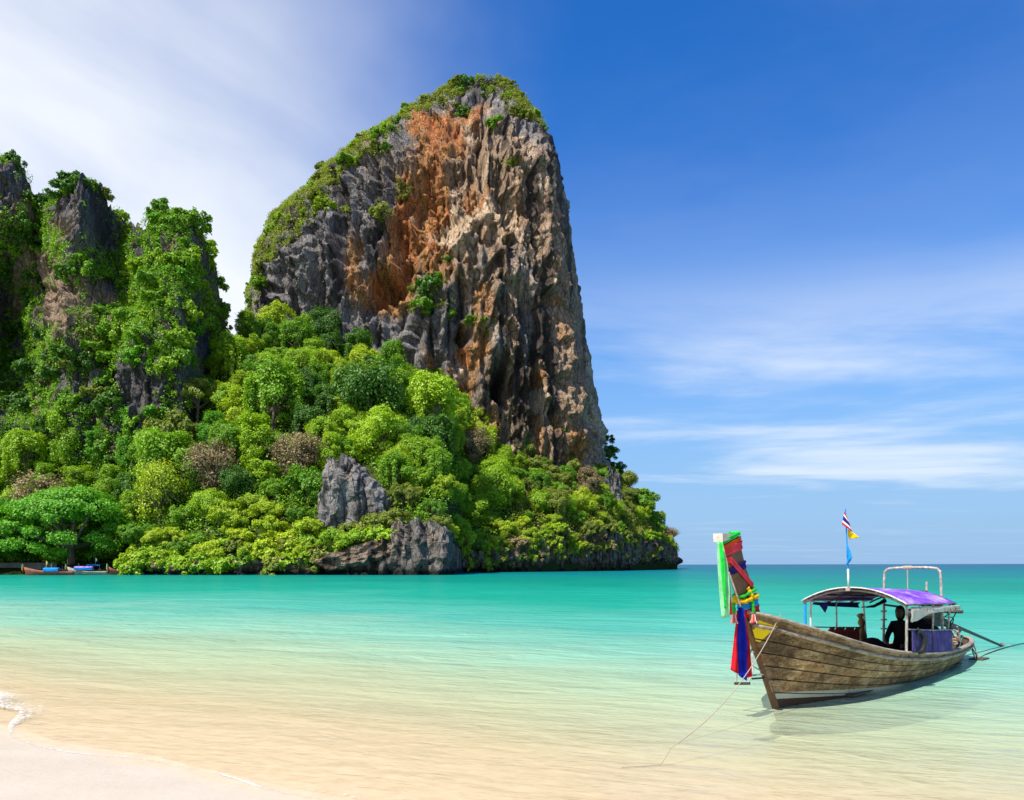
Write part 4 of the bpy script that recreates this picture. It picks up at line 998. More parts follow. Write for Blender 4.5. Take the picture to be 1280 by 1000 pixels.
def main_boat():
    rb = random.Random(3)
    boat = empty('longtail_boat', BO, BA); tag(boat, 'weathered wooden longtail boat with purple canopy moored in the shallows', 'boat')
    # hull: dark inner shell, then every plank
    nu, nv = 60, 12; vs, fs = [], []
    for side in (1, -1):
        for i in range(nu):
            for j in range(nv): vs.append(hull_pt(i / (nu - 1), j / (nv - 1), side, -0.032))
    for k in (0, 1):
        for i in range(nu - 1):
            for j in range(nv - 1):
                a = k * nu * nv + i * nv + j; fs.append((a, a + 1, a + nv + 1, a + nv))
    hull = MB().add(vs, fs).build('hull', INNER, boat, True)
    edges = [0.0, .20, .34, .46, .57, .68, .79, .895, 1.0]
    for side in (1, -1):
        for k in range(8):
            cuts = [0.0] + sorted(rb.uniform(a - .07, a + .07) for a in (.2, .42, .62, .82)) + [1.0]
            for a, b in zip(cuts[:-1], cuts[1:]):
                g = 0.0012
                plank_mesh(a + (g if a > 0 else 0), b - (g if b < 1 else 0), edges[k] + .006, edges[k + 1] - .006, side, rb.uniform(-.005, .005)).build('plank', WOOD, hull)
    # gunwale caps and rub rails
    for side in (1, -1):
        P = [hull_pt(i / 60, 1.0, side, 0.0) for i in range(61)]
        MB().tube([p + Vector((0, side * 0.03, 0.012)) for p in P], 0.052, 8, True, 0.55).build('gunwale', RAILW, boat, True)
        MB().tube([hull_pt(i / 60, 0.905, side, 0.020) for i in range(61)], 0.034, 8, True, 0.9).build('rub_rail', RAILW, boat, True)
        MB().tube([hull_pt(i / 60, 0.72, side, -0.06) for i in range(4, 58)], 0.028, 6).build('stringer', INNER, boat)
    # frames and thwarts inside
    for k in range(9):
        u = 0.16 + 0.085 * k
        MB().tube([hull_pt(u, v, 1, -0.05) for v in (1, .8, .6, .4, .2, .1)] + [hull_pt(u, v, -1, -0.05) for v in (.1, .2, .4, .6, .8, 1)], 0.026, 6).build('frame', INNER, boat)
    for s in (.3, 1.5, 2.5, 4.4, 6.2, 7.7):
        b = lt(s, BG) - .06; z = lt(s, ZG) - .13
        MB().box(L(s, 0, z), (.24, 2 * b, .035)).build('thwart', RAILW, boat)
    for k in range(5):
        b = -.42 + .21 * k
        MB().box(L(4.4, b, .06), (5.6, .19, .025)).build('floor_board', INNER, boat)
    for k in range(4):                                            # foredeck boards
        s0 = -.42 + .2 * k; b = lt(s0 + .09, BG) - .05; MB().box(L(s0 + .09, 0, lt(s0 + .09, ZG) - .075), (.188, 2 * b, .03)).build('deck_board', RAILW, boat)
    # prow: a raked stem plank rising to a cut-off head
    lead = [(.235, -.37), (-.10, .155), (-.45, .71), (-.81, 1.31), (-1.12, 1.78), (-1.36, 2.2), (-1.54, 2.48)]
    trail = [(.32, -.37), (-.01, .155), (-.36, .71), (-.715, 1.31), (-.73, 1.78), (-.93, 2.07), (-1.13, 2.48)]
    vs, fs = [], []; th = [.045, .05, .055, .062, .06, .06, .065]
    for (a, b), t in zip(zip(lead, trail), th):
        vs += [L(a[0], .45 * t, a[1]), L(a[0] + .09, t, a[1]), L(b[0], t, b[1]), L(b[0], -t, b[1]), L(a[0] + .09, -t, a[1]), L(a[0], -.45 * t, a[1])]
    for i in range(6):
        for k in range(6): fs.append((i * 6 + k, i * 6 + (k + 1) % 6, (i + 1) * 6 + (k + 1) % 6, (i + 1) * 6 + k))
    fs += [(5, 4, 3, 2, 1, 0), tuple(36 + k for k in range(6))]
    prow = MB().add(vs, fs).build('prow', PROWW, boat)
    cap = [(-1.545, 2.395), (-1.12, 2.485), (-1.12, 2.505), (-1.55, 2.505)]
    t = .069; vs = [L(s, t, z) for s, z in cap] + [L(s, -t, z) for s, z in cap]
    MB().add(vs, [(0, 1, 2, 3), (7, 6, 5, 4)] + [(k, (k + 1) % 4, 4 + (k + 1) % 4, 4 + k) for k in range(4)]).build('prow_cap', PALE, prow)
    MB().tube([loc(911, 716, 10.62), loc(918, 736, 10.70), loc(925.5, 758, 10.80)], [.011, .012, .010], 6).build('bamboo_strip', PALE, prow)
    # lighter scuffed stem band where the planks end
    vs = []
    for side in (1,):
        for s, z in ((-.05, .42), (-.22, .80), (-.05, .80), (.10, .42), (.25, .14), (.10, .14)): pass
    # canopy: arched roof on posts
    S0, S1 = 2.85, 5.75
    def roof(s, q, dz=0.0):
        f = (s - S0) / (S1 - S0); w = .87 - .09 * f; ez = 1.44 - .09 * f; rise = .245 - .03 * f
        return L(s, q * w, ez + rise * (1 - abs(q) ** 2.1) + dz)
    can = empty('canopy', (0, 0, 0), 0, boat)
    n1, n2 = 16, 25; vs = []
    for lay in (0.020, 0.008):
        for i in range(n1):
            for j in range(n2):
                s = S0 + (S1 - S0) * i / (n1 - 1); q = -1.03 + 2.06 * j / (n2 - 1)
                vs.append(roof(s, q, lay + .012 * math.sin(i * 2.1) * math.cos(j * .9) + .006 * rb.uniform(-1, 1) * (lay > .01)))
    N = n1 * n2; fs = []
    for i in range(n1 - 1):
        for j in range(n2 - 1):
            a = i * n2 + j; fs += [(a, a + 1, a + n2 + 1, a + n2), (N + a, N + a + n2, N + a + n2 + 1, N + a + 1)]
    for i in range(n1 - 1):
        for j in (0, n2 - 1): a = i * n2 + j; fs.append((a, N + a, N + a + n2, a + n2))
    for j in range(n2 - 1):
        for i in (0, n1 - 1): a = i * n2 + j; fs.append((a, a + 1, N + a + 1, N + a))
    MB().add(vs, fs).build('tarpaulin', TARP, can, True)
    for k in range(9):                                            # slats under the cloth
        q = -.92 + .23 * k
        P = [roof(S0 + .02 + (S1 - S0 - .04) * i / 8, q, -.014) for i in range(9)]
        MB().tube(P, .040, 6, True, .35).build('slat', INNER if k % 3 else RAILW, can)
    for s in (S0 + .03, 3.8, 4.8, S1 - .03):
        MB().tube([roof(s, -1 + 2 * j / 20, -.034) for j in range(21)], .017, 7).build('hoop', RAILW if s < 3 else INNER, can)
    MB().tube([roof(S0 - .012, -1.02 + 2.04 * j / 24, .016) for j in range(25)], .012, 7).build('front_piping', WHITEP, can, True)
    MB().tube([roof(S0 + (S1 - S0) * i / 12, 1.03, .006 + .006 * (i % 2)) for i in range(13)], .012, 6).build('eave_cord', INNER, can)
    for s, b, m_, r_ in ((2.90, -.85, BLUEP, .026), (3.06, -.82, WHITEP, .018), (4.15, -.81, STEEL, .017), (5.35, -.77, WHITEP, .024), (2.98, .84, STEEL, .022), (4.45, .80, STEEL, .017), (5.55, .76, STEEL, .017)):
        f = (s - S0) / (S1 - S0); q = b / (.87 - .09 * f); base = L(s, b * (lt(s, BG) - .02) / .86, lt(s, ZG) - .05)
        MB().tube([base, roof(s, q, -.01)], r_, 8).build('post', m_, can)
    # side rails, hung curtain to port, tie cords
    MB().tube([L(2.95, .85, 1.03), L(4.3, .82, .93), L(5.6, .77, .86)], .013, 7).build('side_rail', STEEL, can)
    MB().tube([L(2.9, -.85, .98), L(4.2, -.82, .90), L(5.35, -.78, .84)], .011, 7).build('side_rail', BLACKM, can)
    for a, b in ((3.12, 4.22), (4.30, 5.52)):
        f0 = lambda s: 1.03 - .065 * (s - 2.95)
        top = [L(a + (b - a) * i / 10, .855 - .03 * (a + (b - a) * i / 10 - 2.95), f0(a + (b - a) * i / 10) - .012) for i in range(11)]
        bot = [Vector((p.x, p.y * 1.0 - .02, lt(p.x, ZG) + .02)) for p in top]
        cloth('curtain', top, bot, CURTAIN, can, 40, 9, .010, 0.5, .010)
    cu = [o for o in can.children if o.name.startswith('curtain')]
    for o in cu:                                                  # vertical folds
        for v in o.data.vertices: v.co.y += 0.020 * math.sin(v.co.x * 38) + .012 * math.sin(v.co.x * 17 + 1)
    # tattered white awning below the port eave, torn flaps under the roof
    T0 = [roof(3.0 + 3.1 * i / 10, 1.02 if i < 10 else 1.0, -.035) for i in range(11)]
    hgt = [.24, .23, .17, .13, .11, .10, .09, .09, .08, .07, .06]
    cloth('awning', T0, [p - Vector((0, .03, h)) for p, h in zip(T0, hgt)], C_WHITE, can, 30, 7, .02, .7)
    for q in range(22):
        s = 3.15 + q * .12; p = roof(s, 1.02, -.03); MB().tube([p, p - Vector((.03 * rb.uniform(-1, 1), .015, .03 + .04 * rb.random())), p - Vector((.04 * rb.uniform(-1, 1), .02, .07 + .05 * rb.random()))], [.012, .010, .004], 5).build('fringe', C_WHITE if q % 3 else C_ORANGE, can)
    cloth('torn_flap', [loc(1024, 757, 14.3), loc(1031, 766, 14.3)], [loc(1037, 753, 14.3), loc(1032, 767, 14.3)], C_NAVY, can, 8, 5, .02, 1)
    cloth('torn_flap', [loc(1076, 759.5, 15.6), loc(1092, 757, 15.3), loc(1104, 749, 15.0)], [loc(1078, 760.5, 15.6), loc(1094, 760, 15.3), loc(1109, 752, 15.0)], C_BLACK, can, 14, 5, .02, 1)
    cloth('torn_flap', [roof(3.2, -.97, -.03), roof(4.0, -.98, -.03), roof(5.2, -.98, -.03)], [roof(3.2, -.98, -.07), roof(4.0, -1.0, -.10), roof(5.2, -1.0, -.13)], C_NAVY, can, 14, 5, .015, 1)
    # steel arch aft
    A = [L(5.8, -.54, .40), L(5.8, -.53, 1.2), L(5.8, -.52, 1.86), L(5.8, -.49, 1.96), L(5.8, -.40, 2.01), L(5.8, 0, 2.03), L(5.8, .40, 2.02), L(5.8, .49, 1.97), L(5.8, .52, 1.87), L(5.8, .54, 1.2), L(5.8, .56, .40)]
    arch = MB().tube(smooth_path(A, 4), .026, 10).build('arch', STEEL, boat, True)
    MB().tube([L(5.79, -.08, 2.03), L(5.80, -.08, 1.80), L(5.78, -.07, 1.58)], .011, 6).build('arch_rope', ROPE, arch)
    MB().tube([L(5.8, -.16, 2.025), L(5.8, -.10, 2.03), L(5.8, 0.0, 2.03)], .036, 8).build('arch_lashing', ROPE, arch)
    MB().tube([L(5.8, -.53, 1.28), L(5.6, -.18, 1.26)], .022, 7).build('cross_bar', BLACKM, arch)
    for z in (1.15, .98, .80): MB().tube([L(5.8, -.585, z), L(5.77, -.53, z - .01), L(5.8, -.475, z + .01)], .018, 6).build('lashing', ROPE, arch)
    # flag pole with its flags
    fp = MB().tube([loc(1060.5, 738, 13.62), loc(1060, 712, 13.62)], .017, 8).build('flagpole', WHITEP, boat, True)
    MB().tube([loc(1060, 713, 13.62), loc(1058.5, 675, 13.62), loc(1057, 637, 13.62)], [.013, .011, .009], 7).build('pole_top', C_LBLUE, fp)
    MB().box(loc(1060.5, 737.5, 13.62), (.07, .07, .05)).build('pole_bracket', STEEL, fp)
    m_, g = mat('striped_flag'); st = g.add('ShaderNodeAttribute', attribute_name='st').outputs['Fac']
    c = g.ramp(st, [(0, (.62, .02, .03)), (.167, (.80, .78, .76)), (.333, (.05, .03, .22)), (.667, (.80, .78, .76)), (.833, (.62, .02, .03))], 'CONSTANT')
    d = g.add('ShaderNodeBsdfDiffuse', {'Color': c}); t_ = g.add('ShaderNodeBsdfTranslucent', {'Color': c}); out(g, g.add('ShaderNodeMixShader', {0: .4, 1: d, 2: t_}))
    fl = cloth('flag', [loc(1055.5, 640, 13.6), loc(1052.5, 656, 13.58)], [loc(1059.5, 648, 13.55), loc(1065.5, 666, 13.5)], m_, fp, 16, 9, .012, 1)
    # stripes run from the fly corner down to the hoist foot: the drooped cloth shows them slanting
    a = fl.data.attributes.new('st', 'FLOAT', 'POINT'); n_, m2 = 16, 9
    for i in range(len(fl.data.vertices)):
        k = i % (n_ * m2); a.data[i].value = min(.999, (k // m2) / (n_ - 1))
    cloth('flag', [loc(1059.5, 663, 13.6), loc(1060.2, 675, 13.6)], [loc(1066, 666, 13.5), loc(1074, 673, 13.4)], C_YEL, fp, 12, 7, .02, 1)
    cloth('flag', [loc(1058, 682, 13.6), loc(1058, 694, 13.6), loc(1058.5, 706, 13.6)], [loc(1060, 682, 13.6), loc(1065, 698, 13.5), loc(1061, 706, 13.6)], C_LBLUE, fp, 14, 6, .025, 1)
    # engine on its pivot, shaft trailing astern
    en = empty('engine', (0, 0, 0), 0, boat)
    MB().box(L(6.75, 0, .98), (.62, .36, .32)).box(L(6.62, .02, 1.16), (.42, .24, .12)).box(L(6.45, 0, .84), (.25, .30, .14)).build('engine_block', BLACKM, en)
    MB().tube([L(6.40, -.25, 1.06), L(6.40, .25, 1.06)], .13, 16).build('flywheel', BLACKM, en)
    MB().tube([L(6.95, .10, 1.2), L(6.93, .12, 1.30), L(6.93, .12, 1.44)], .05, 10).build('air_filter', BLACKM, en)
    MB().box(L(6.55, -.05, 1.40), (.40, .28, .20), Matrix.Rotation(.35, 3, 'Y')).build('fuel_tank', BLACKM, en)
    MB().tube([L(6.65, .0, 1.45), L(6.68, .0, 1.74)], .022, 7).build('exhaust_pipe', STEEL, en)
    MB().tube([L(7.05, 0, .40), L(7.05, 0, .86)], .05, 10).build('pivot_post', STEEL, en)
    MB().tube([L(7.0, 0, 1.0), L(8.6, 0, .72), L(12.75, 0, -.06)], [.055, .040, .028], 10).build('shaft', BLACKM, en)
    MB().tube([L(7.0, .03, .98), L(8.7, .03, .62)], .06, 8).build('shaft_housing', BLACKM, en)
    MB().tube([L(7.0, 0.0, 1.12), L(6.82, .62, 1.14)], [.03, .035], 8).build('tiller', INNER, en)
    pr = MB()
    for k in range(3):
        a = 2.094 * k; pr.box(L(12.78, .09 * math.cos(a), -.07 + .09 * math.sin(a)), (.02, .06, .15), Matrix.Rotation(a, 3, 'X') @ Matrix.Rotation(.5, 3, 'Z'))
    pr.build('propeller', STEEL, en)
    for k in range(5):
        p0 = L(6.5 + .2 * k, .15, 1.0); MB().tube(smooth_path([p0, p0 + Vector((.1, -.2, .12 * math.sin(k * 2))), L(7.6 + .15 * k, .25 - .1 * k, .55)], 5), .012, 6).build('hose', RUBBER, en)
    # stern bits: post, platform, ladder at the bow
    MB().tube([L(8.55, .10, .40), L(8.45, .05, .72)], .035, 8).build('stern_post', RAILW, boat)
    st = MB().box(L(8.75, .42, .02), (.5, .28, .03)).build('stern_step', INNER, boat)
    for s in (8.62, 8.86): MB().tube([L(s, .38, .02), L(s - .05, .28, .40)], .016, 6).build('step_bracket', STEEL, st)
    cl = empty('boarding_ladder', (0, 0, 0), 0, boat)
    MB().tube([loc(919, 853, 11.30), loc(921, 843, 11.30), loc(927, 836, 11.35), loc(946, 800, 11.45)], .012, 7).build('ladder_rail', STEEL, cl)
    MB().tube([loc(936, 853, 11.15), loc(941, 838, 11.18), loc(940, 820, 11.2), loc(950, 800, 11.3)], .012, 7).build('ladder_rail', STEEL, cl)
    MB().tube([loc(918, 855, 11.3), loc(937, 855, 11.15)], .020, 7).build('ladder_step', BLACKM, cl)
    MB().tube([loc(940, 845, 11.2), loc(957, 843, 11.4)], .014, 7).build('ladder_stay', STEEL, cl); MB().tube([loc(940, 849, 11.2), loc(957, 848, 11.4)], .014, 7).build('ladder_stay', BLACKM, cl)
    MB().tube([loc(942, 834, 11.2), loc(951, 839, 11.35)], .012, 7).build('ladder_stay', STEEL, cl)
    return boat
main_boat()

def bt(o):                                                        # a thing of its own, placed in boat coordinates
    o.matrix_world = BOATM @ o.matrix_basis; return o
def prow_at(z):
    ld = [(-.37, .235), (1.31, -.81), (1.78, -1.12), (2.2, -1.38), (2.53, -1.60)]; tr = [(-.37, .50), (1.31, -.50), (1.78, -.73), (2.07, -.93), (2.53, -1.10)]
    return lt(z, ld), lt(z, tr)
def wrap(name, zl, zt, h, mat_, label, cat, t=.072, r=None, group=None):
    """a band tied right round the prow plank, zl at its leading edge, zt at its trailing edge"""
    sl_, _ = prow_at(zl); _, st_ = prow_at(zt)
    ring = [(sl_ - .015, 0, zl), (sl_ + .03, t * .8, zl), ((sl_ + st_) / 2, t, (zl + zt) / 2), (st_ + .0, t, zt), (st_ + .025, 0, zt), (st_, -t, zt), ((sl_ + st_) / 2, -t, (zl + zt) / 2), (sl_ + .03, -t * .8, zl)]
    if r:
        P = smooth_path([L(*q) for q in ring + ring[:1]], 4); b = MB().tube(P, [r * (1 + .18 * math.sin(i * 1.9)) for i in range(len(P))], 8)
        o = b.build(name, mat_, None, True)
    else:
        P = [L(*q) for q in ring + ring[:1]]
        o = cloth(name, [p + Vector((0, 0, h / 2)) for p in P], [p - Vector((0, 0, h / 2)) for p in P], mat_, None, 33, 7, .006, 1.5, .008)
    return bt(tag(o, label, cat, group))
def hang(name, Apx, Bpx, Y, mat_, label, cat, fold=.018, waves=1.6, n=24, m=9):
    o = cloth(name, [loc(x, y, Y) for x, y in Apx], [loc(x, y, Y - .02) for x, y in Bpx], mat_, None, n, m, fold, waves)
    return bt(tag(o, label, cat))
def garlands():
    wrap('ribbon', 2.40, 2.52, .055, C_GREEN, 'green ribbon tied round the pale cap of the prow', 'ribbon')
    wrap('ribbon', 2.335, 2.455, .05, C_ORANGE, 'orange ribbon tied round the prow just below the green one', 'ribbon', .071)
    wrap('ribbon', 2.275, 2.365, .12, C_PINK, 'coral pink cloth wrapped round the top of the prow', 'ribbon', .069)
    wrap('ribbon', 2.02, 2.10, .11, C_NAVY, 'dark violet ribbon wrapped round the middle of the prow', 'ribbon', .070)
    wrap('sash', 2.16, 1.80, .085, C_PINK, 'red sash slung slantwise across the prow', 'sash', .078)
    wrap('garland', 1.60, 1.665, 0, C_YEL, 'yellow flower garland looped round the neck of the prow', 'garland', .10, .034)
    wrap('garland', 1.665, 1.76, 0, C_GRN2, 'green and yellow flower garland above the yellow loop on the prow', 'garland', .095, .022)
    wrap('ribbon', 1.525, 1.575, .085, C_LBLUE, 'bright blue ribbon round the neck of the prow under the garland', 'ribbon', .086)
    wrap('ribbon', 1.435, 1.485, .12, C_RED, 'red cloth wrapped round the neck of the prow', 'ribbon', .080)
    hang('streamer', [(895.5, 677), (897, 710), (899, 742), (902, 773)], [(903, 677), (910, 707), (912.5, 742), (911.5, 772)], 10.34, C_MINT, 'pale mint green streamer hanging from the tip of the prow', 'streamer')
    hang('streamer', [(899, 678), (900.5, 706), (903, 735), (905, 760)], [(903, 679), (906, 706), (907, 735), (908, 762)], 10.28, C_GREEN, 'narrow vivid green streamer over the mint one', 'streamer', .012)
    hang('streamer', [(905, 699), (909, 730), (910.5, 769)], [(908, 704), (913.5, 738), (915.5, 769)], 10.46, C_PINK, 'narrow coral streamer behind the mint green one', 'streamer', .012)
    hang('streamer', [(921, 764), (917, 800), (913, 838)], [(925, 764), (923, 800), (924, 844)], 10.74, C_RED, 'long red cloth hanging in front of the stem', 'streamer', .02, 1.2)
    hang('streamer', [(922.5, 760), (921.5, 800), (923, 845)], [(929.5, 760), (933.5, 800), (933.5, 852)], 10.70, C_BLUE, 'long royal blue cloth hanging in front of the stem', 'streamer', .022, 1.8)
    hang('streamer', [(929, 768), (933, 800), (933, 848)], [(931, 768), (937.5, 812), (940, 846)], 10.78, C_RED, 'narrow red cloth hanging beside the royal blue one', 'streamer', .014, 1.0)
    for pts, Y, lab in (([(934, 735), (939, 744), (941, 756), (941.8, 767)], 10.92, 'flower garland tail with red tassel on the port side of the prow'), ([(920, 746), (917, 754), (917.5, 767)], 10.66, 'flower garland tail with red tassel at the leading edge of the prow')):
        e = empty('garland_tail', loc(*pts[-1], Y)); tag(e, lab, 'garland')
        o0 = loc(*pts[-1], Y); P = smooth_path([loc(x, y, Y) - o0 for x, y in pts], 6)
        k = len(P) // 2
        MB().tube(P[:k + 1], [.030 * (1 + .25 * math.sin(i * 2.2)) for i in range(k + 1)], 8).build('yellow_blossoms', C_YEL, e, True)
        MB().tube(P[k:], [.026 * (1 + .25 * math.sin(i * 2.2)) for i in range(len(P) - k)], 8).build('green_blossoms', C_GRN2, e, True)
        MB().tube([(0, 0, .01), (0, 0, -.03), (0, 0, -.09), (0, 0, -.125)], [.018, .028, .034, .058], 9).build('tassel', C_TAS, e, True)
        for q in range(7):
            a = q * .9; MB().tube([(.02 * math.cos(a), .02 * math.sin(a), -.02), (.035 * math.cos(a), .035 * math.sin(a), -.10), (.058 * math.cos(a), .058 * math.sin(a), -.135)], .007, 5).build('tassel_thread', WHITEP if q % 2 else C_RED, e)
        bt(e)
garlands()

def boat_cargo():
    rb = random.Random(8)
    # life jackets along the starboard rail
    for k in range(6):
        s = 3.95 + .23 * k; z = .905 - .06 * (s - 3.9); b = -.79 + .02 * (k % 2)
        e = empty('life_jacket', L(s, b, z)); tag(e, 'faded maroon life jacket hung on the starboard rail', 'life jacket', 'life jackets on the starboard rail')
        for sx in (-.055, .055):
            P = [Vector((sx, 0, .02)), Vector((sx, .035, -.05)), Vector((sx * 1.1, .04, -.16)), Vector((sx, .03, -.29))]
            MB().tube(P, [.03, .055, .06, .045], 8, True, .6).build('foam_panel', C_MAROON, e, True)
        MB().tube([(-.06, .05, -.12), (0, .085, -.125), (.06, .05, -.12)], .010, 5).build('strap', C_BLACK, e)
        bt(e)
    e = empty('tyre_fender', L(3.42, .885, .79)); tag(e, 'black tyre fender hung against the purple curtain', 'tyre')
    P = [Vector((0, .115 * math.cos(a), .17 * math.sin(a))) for a in [2 * math.pi * k / 24 for k in range(25)]]
    P = [Matrix.Rotation(1.05, 3, 'Z') @ p for p in P]
    MB().tube(P, .042, 10, False).build('tyre', RUBBER, e, True); MB().tube([(0, 0, .16), (.0, .02, .24)], .008, 5).build('lanyard', ROPE, e); bt(e)
    # rolled tarpaulin lashed to the after starboard post
    P = [loc(1074.5, 768, 15.95), loc(1076, 775, 15.95), loc(1077.5, 785, 15.95), loc(1078.5, 803, 15.95)]
    o = MB().tube(smooth_path(P, 5), [.05 + .018 * math.sin(i * 1.1) + .022 * (i / 16) for i in range(16)], 10).build('rolled_tarpaulin', C_BROWN, None, True); bt(tag(o, 'brown rolled tarpaulin lashed to a canopy post', 'tarpaulin'))
    def heap(name, c, size, mat_, label, cat, sd):
        bm = bmesh.new(); bmesh.ops.create_icosphere(bm, subdivisions=4, radius=1.0)
        for v in bm.verts:
            p = np.array(v.co); k = 1 + .22 * (fbm(np.array([p[0] * 1.7 + sd]), np.array([p[1] * 1.7]), np.array([p[2] * 1.7]), seed=sd, o=3)[0] - .5) * 2
            v.co = Vector((p[0] * size[0] * k, p[1] * size[1] * k, max(p[2], -.55) * size[2] * k))
        me = bpy.data.meshes.new(name); bm.to_mesh(me); bm.free(); me.polygons.foreach_set('use_smooth', [True] * len(me.polygons))
        o = link(name, me, mat_); o.location = c; bt(tag(o, label, cat))
    heap('black_bag', L(4.25, -.18, .56), (.24, .26, .17), C_BLACK, 'low rounded black bag lying amidships', 'bag', 3)
    heap('covered_gear', L(5.45, .32, .72), (.26, .30, .30), C_BLACK, 'hump of gear under black cloth behind the seated person', 'gear', 5)
    MB_ = MB().box((0, 0, 0), (.5, .45, .34)); o = MB_.build('gear_box', INNER); o.location = L(5.45, .32, .40); bt(tag(o, 'dark wooden box under the black covered gear', 'box'))
    o = MB().tube([Vector((.17 * math.cos(a), .17 * math.sin(a), .01 * k)) for k, a in enumerate([.5 * k for k in range(42)])], .013, 6).build('rope_coil', ROPE, None, True); o.location = L(7.95, .05, .30); bt(tag(o, 'coil of pale rope lying in the stern', 'rope'))
    # mooring rope from the port bow down to the sand
    A = BOATM @ L(-.36, .285, 1.41); E = Vector((1.86, 9.3, -.02)); P = []
    for k in range(25):
        t = k / 24; p = A.lerp(E, t); p.z -= .30 * 4 * t * (1 - t) * .95 * (1 - .25 * t); p.z = max(p.z, -.03); P.append(p)
    x, y = E.x, E.y
    for k in range(1, 5):
        q = (x - .16 * k, y - .10 * k - .04 * math.sin(k)); P.append(Vector((q[0], q[1], float(bed_z(np.array(q[0]), np.array(q[1]))) + .015)))
    o = MB().tube(P, .0062, 6).build('mooring_rope', ROPE, None, True); tag(o, 'thin pale mooring rope running from the bow into shallow water', 'rope')
    P = [BOATM @ L(8.7, .2, .42)] + [at(1219, 818, 17.4), at(1222, 824, 17.7)]; P[2].z = .012
    for px, py in ((1232, 820), (1245, 815), (1258, 811), (1270, 808), (1280, 806), (1296, 803)):
        Y = 2100.0 / (py - HY); p = at(px, py, Y); p.z = .015; P.append(p)
    o = MB().tube(smooth_path(P, 5), .012, 6).build('anchor_line', DROPE, None, True); tag(o, 'dark line trailing from the stern across the water', 'rope')
boat_cargo()

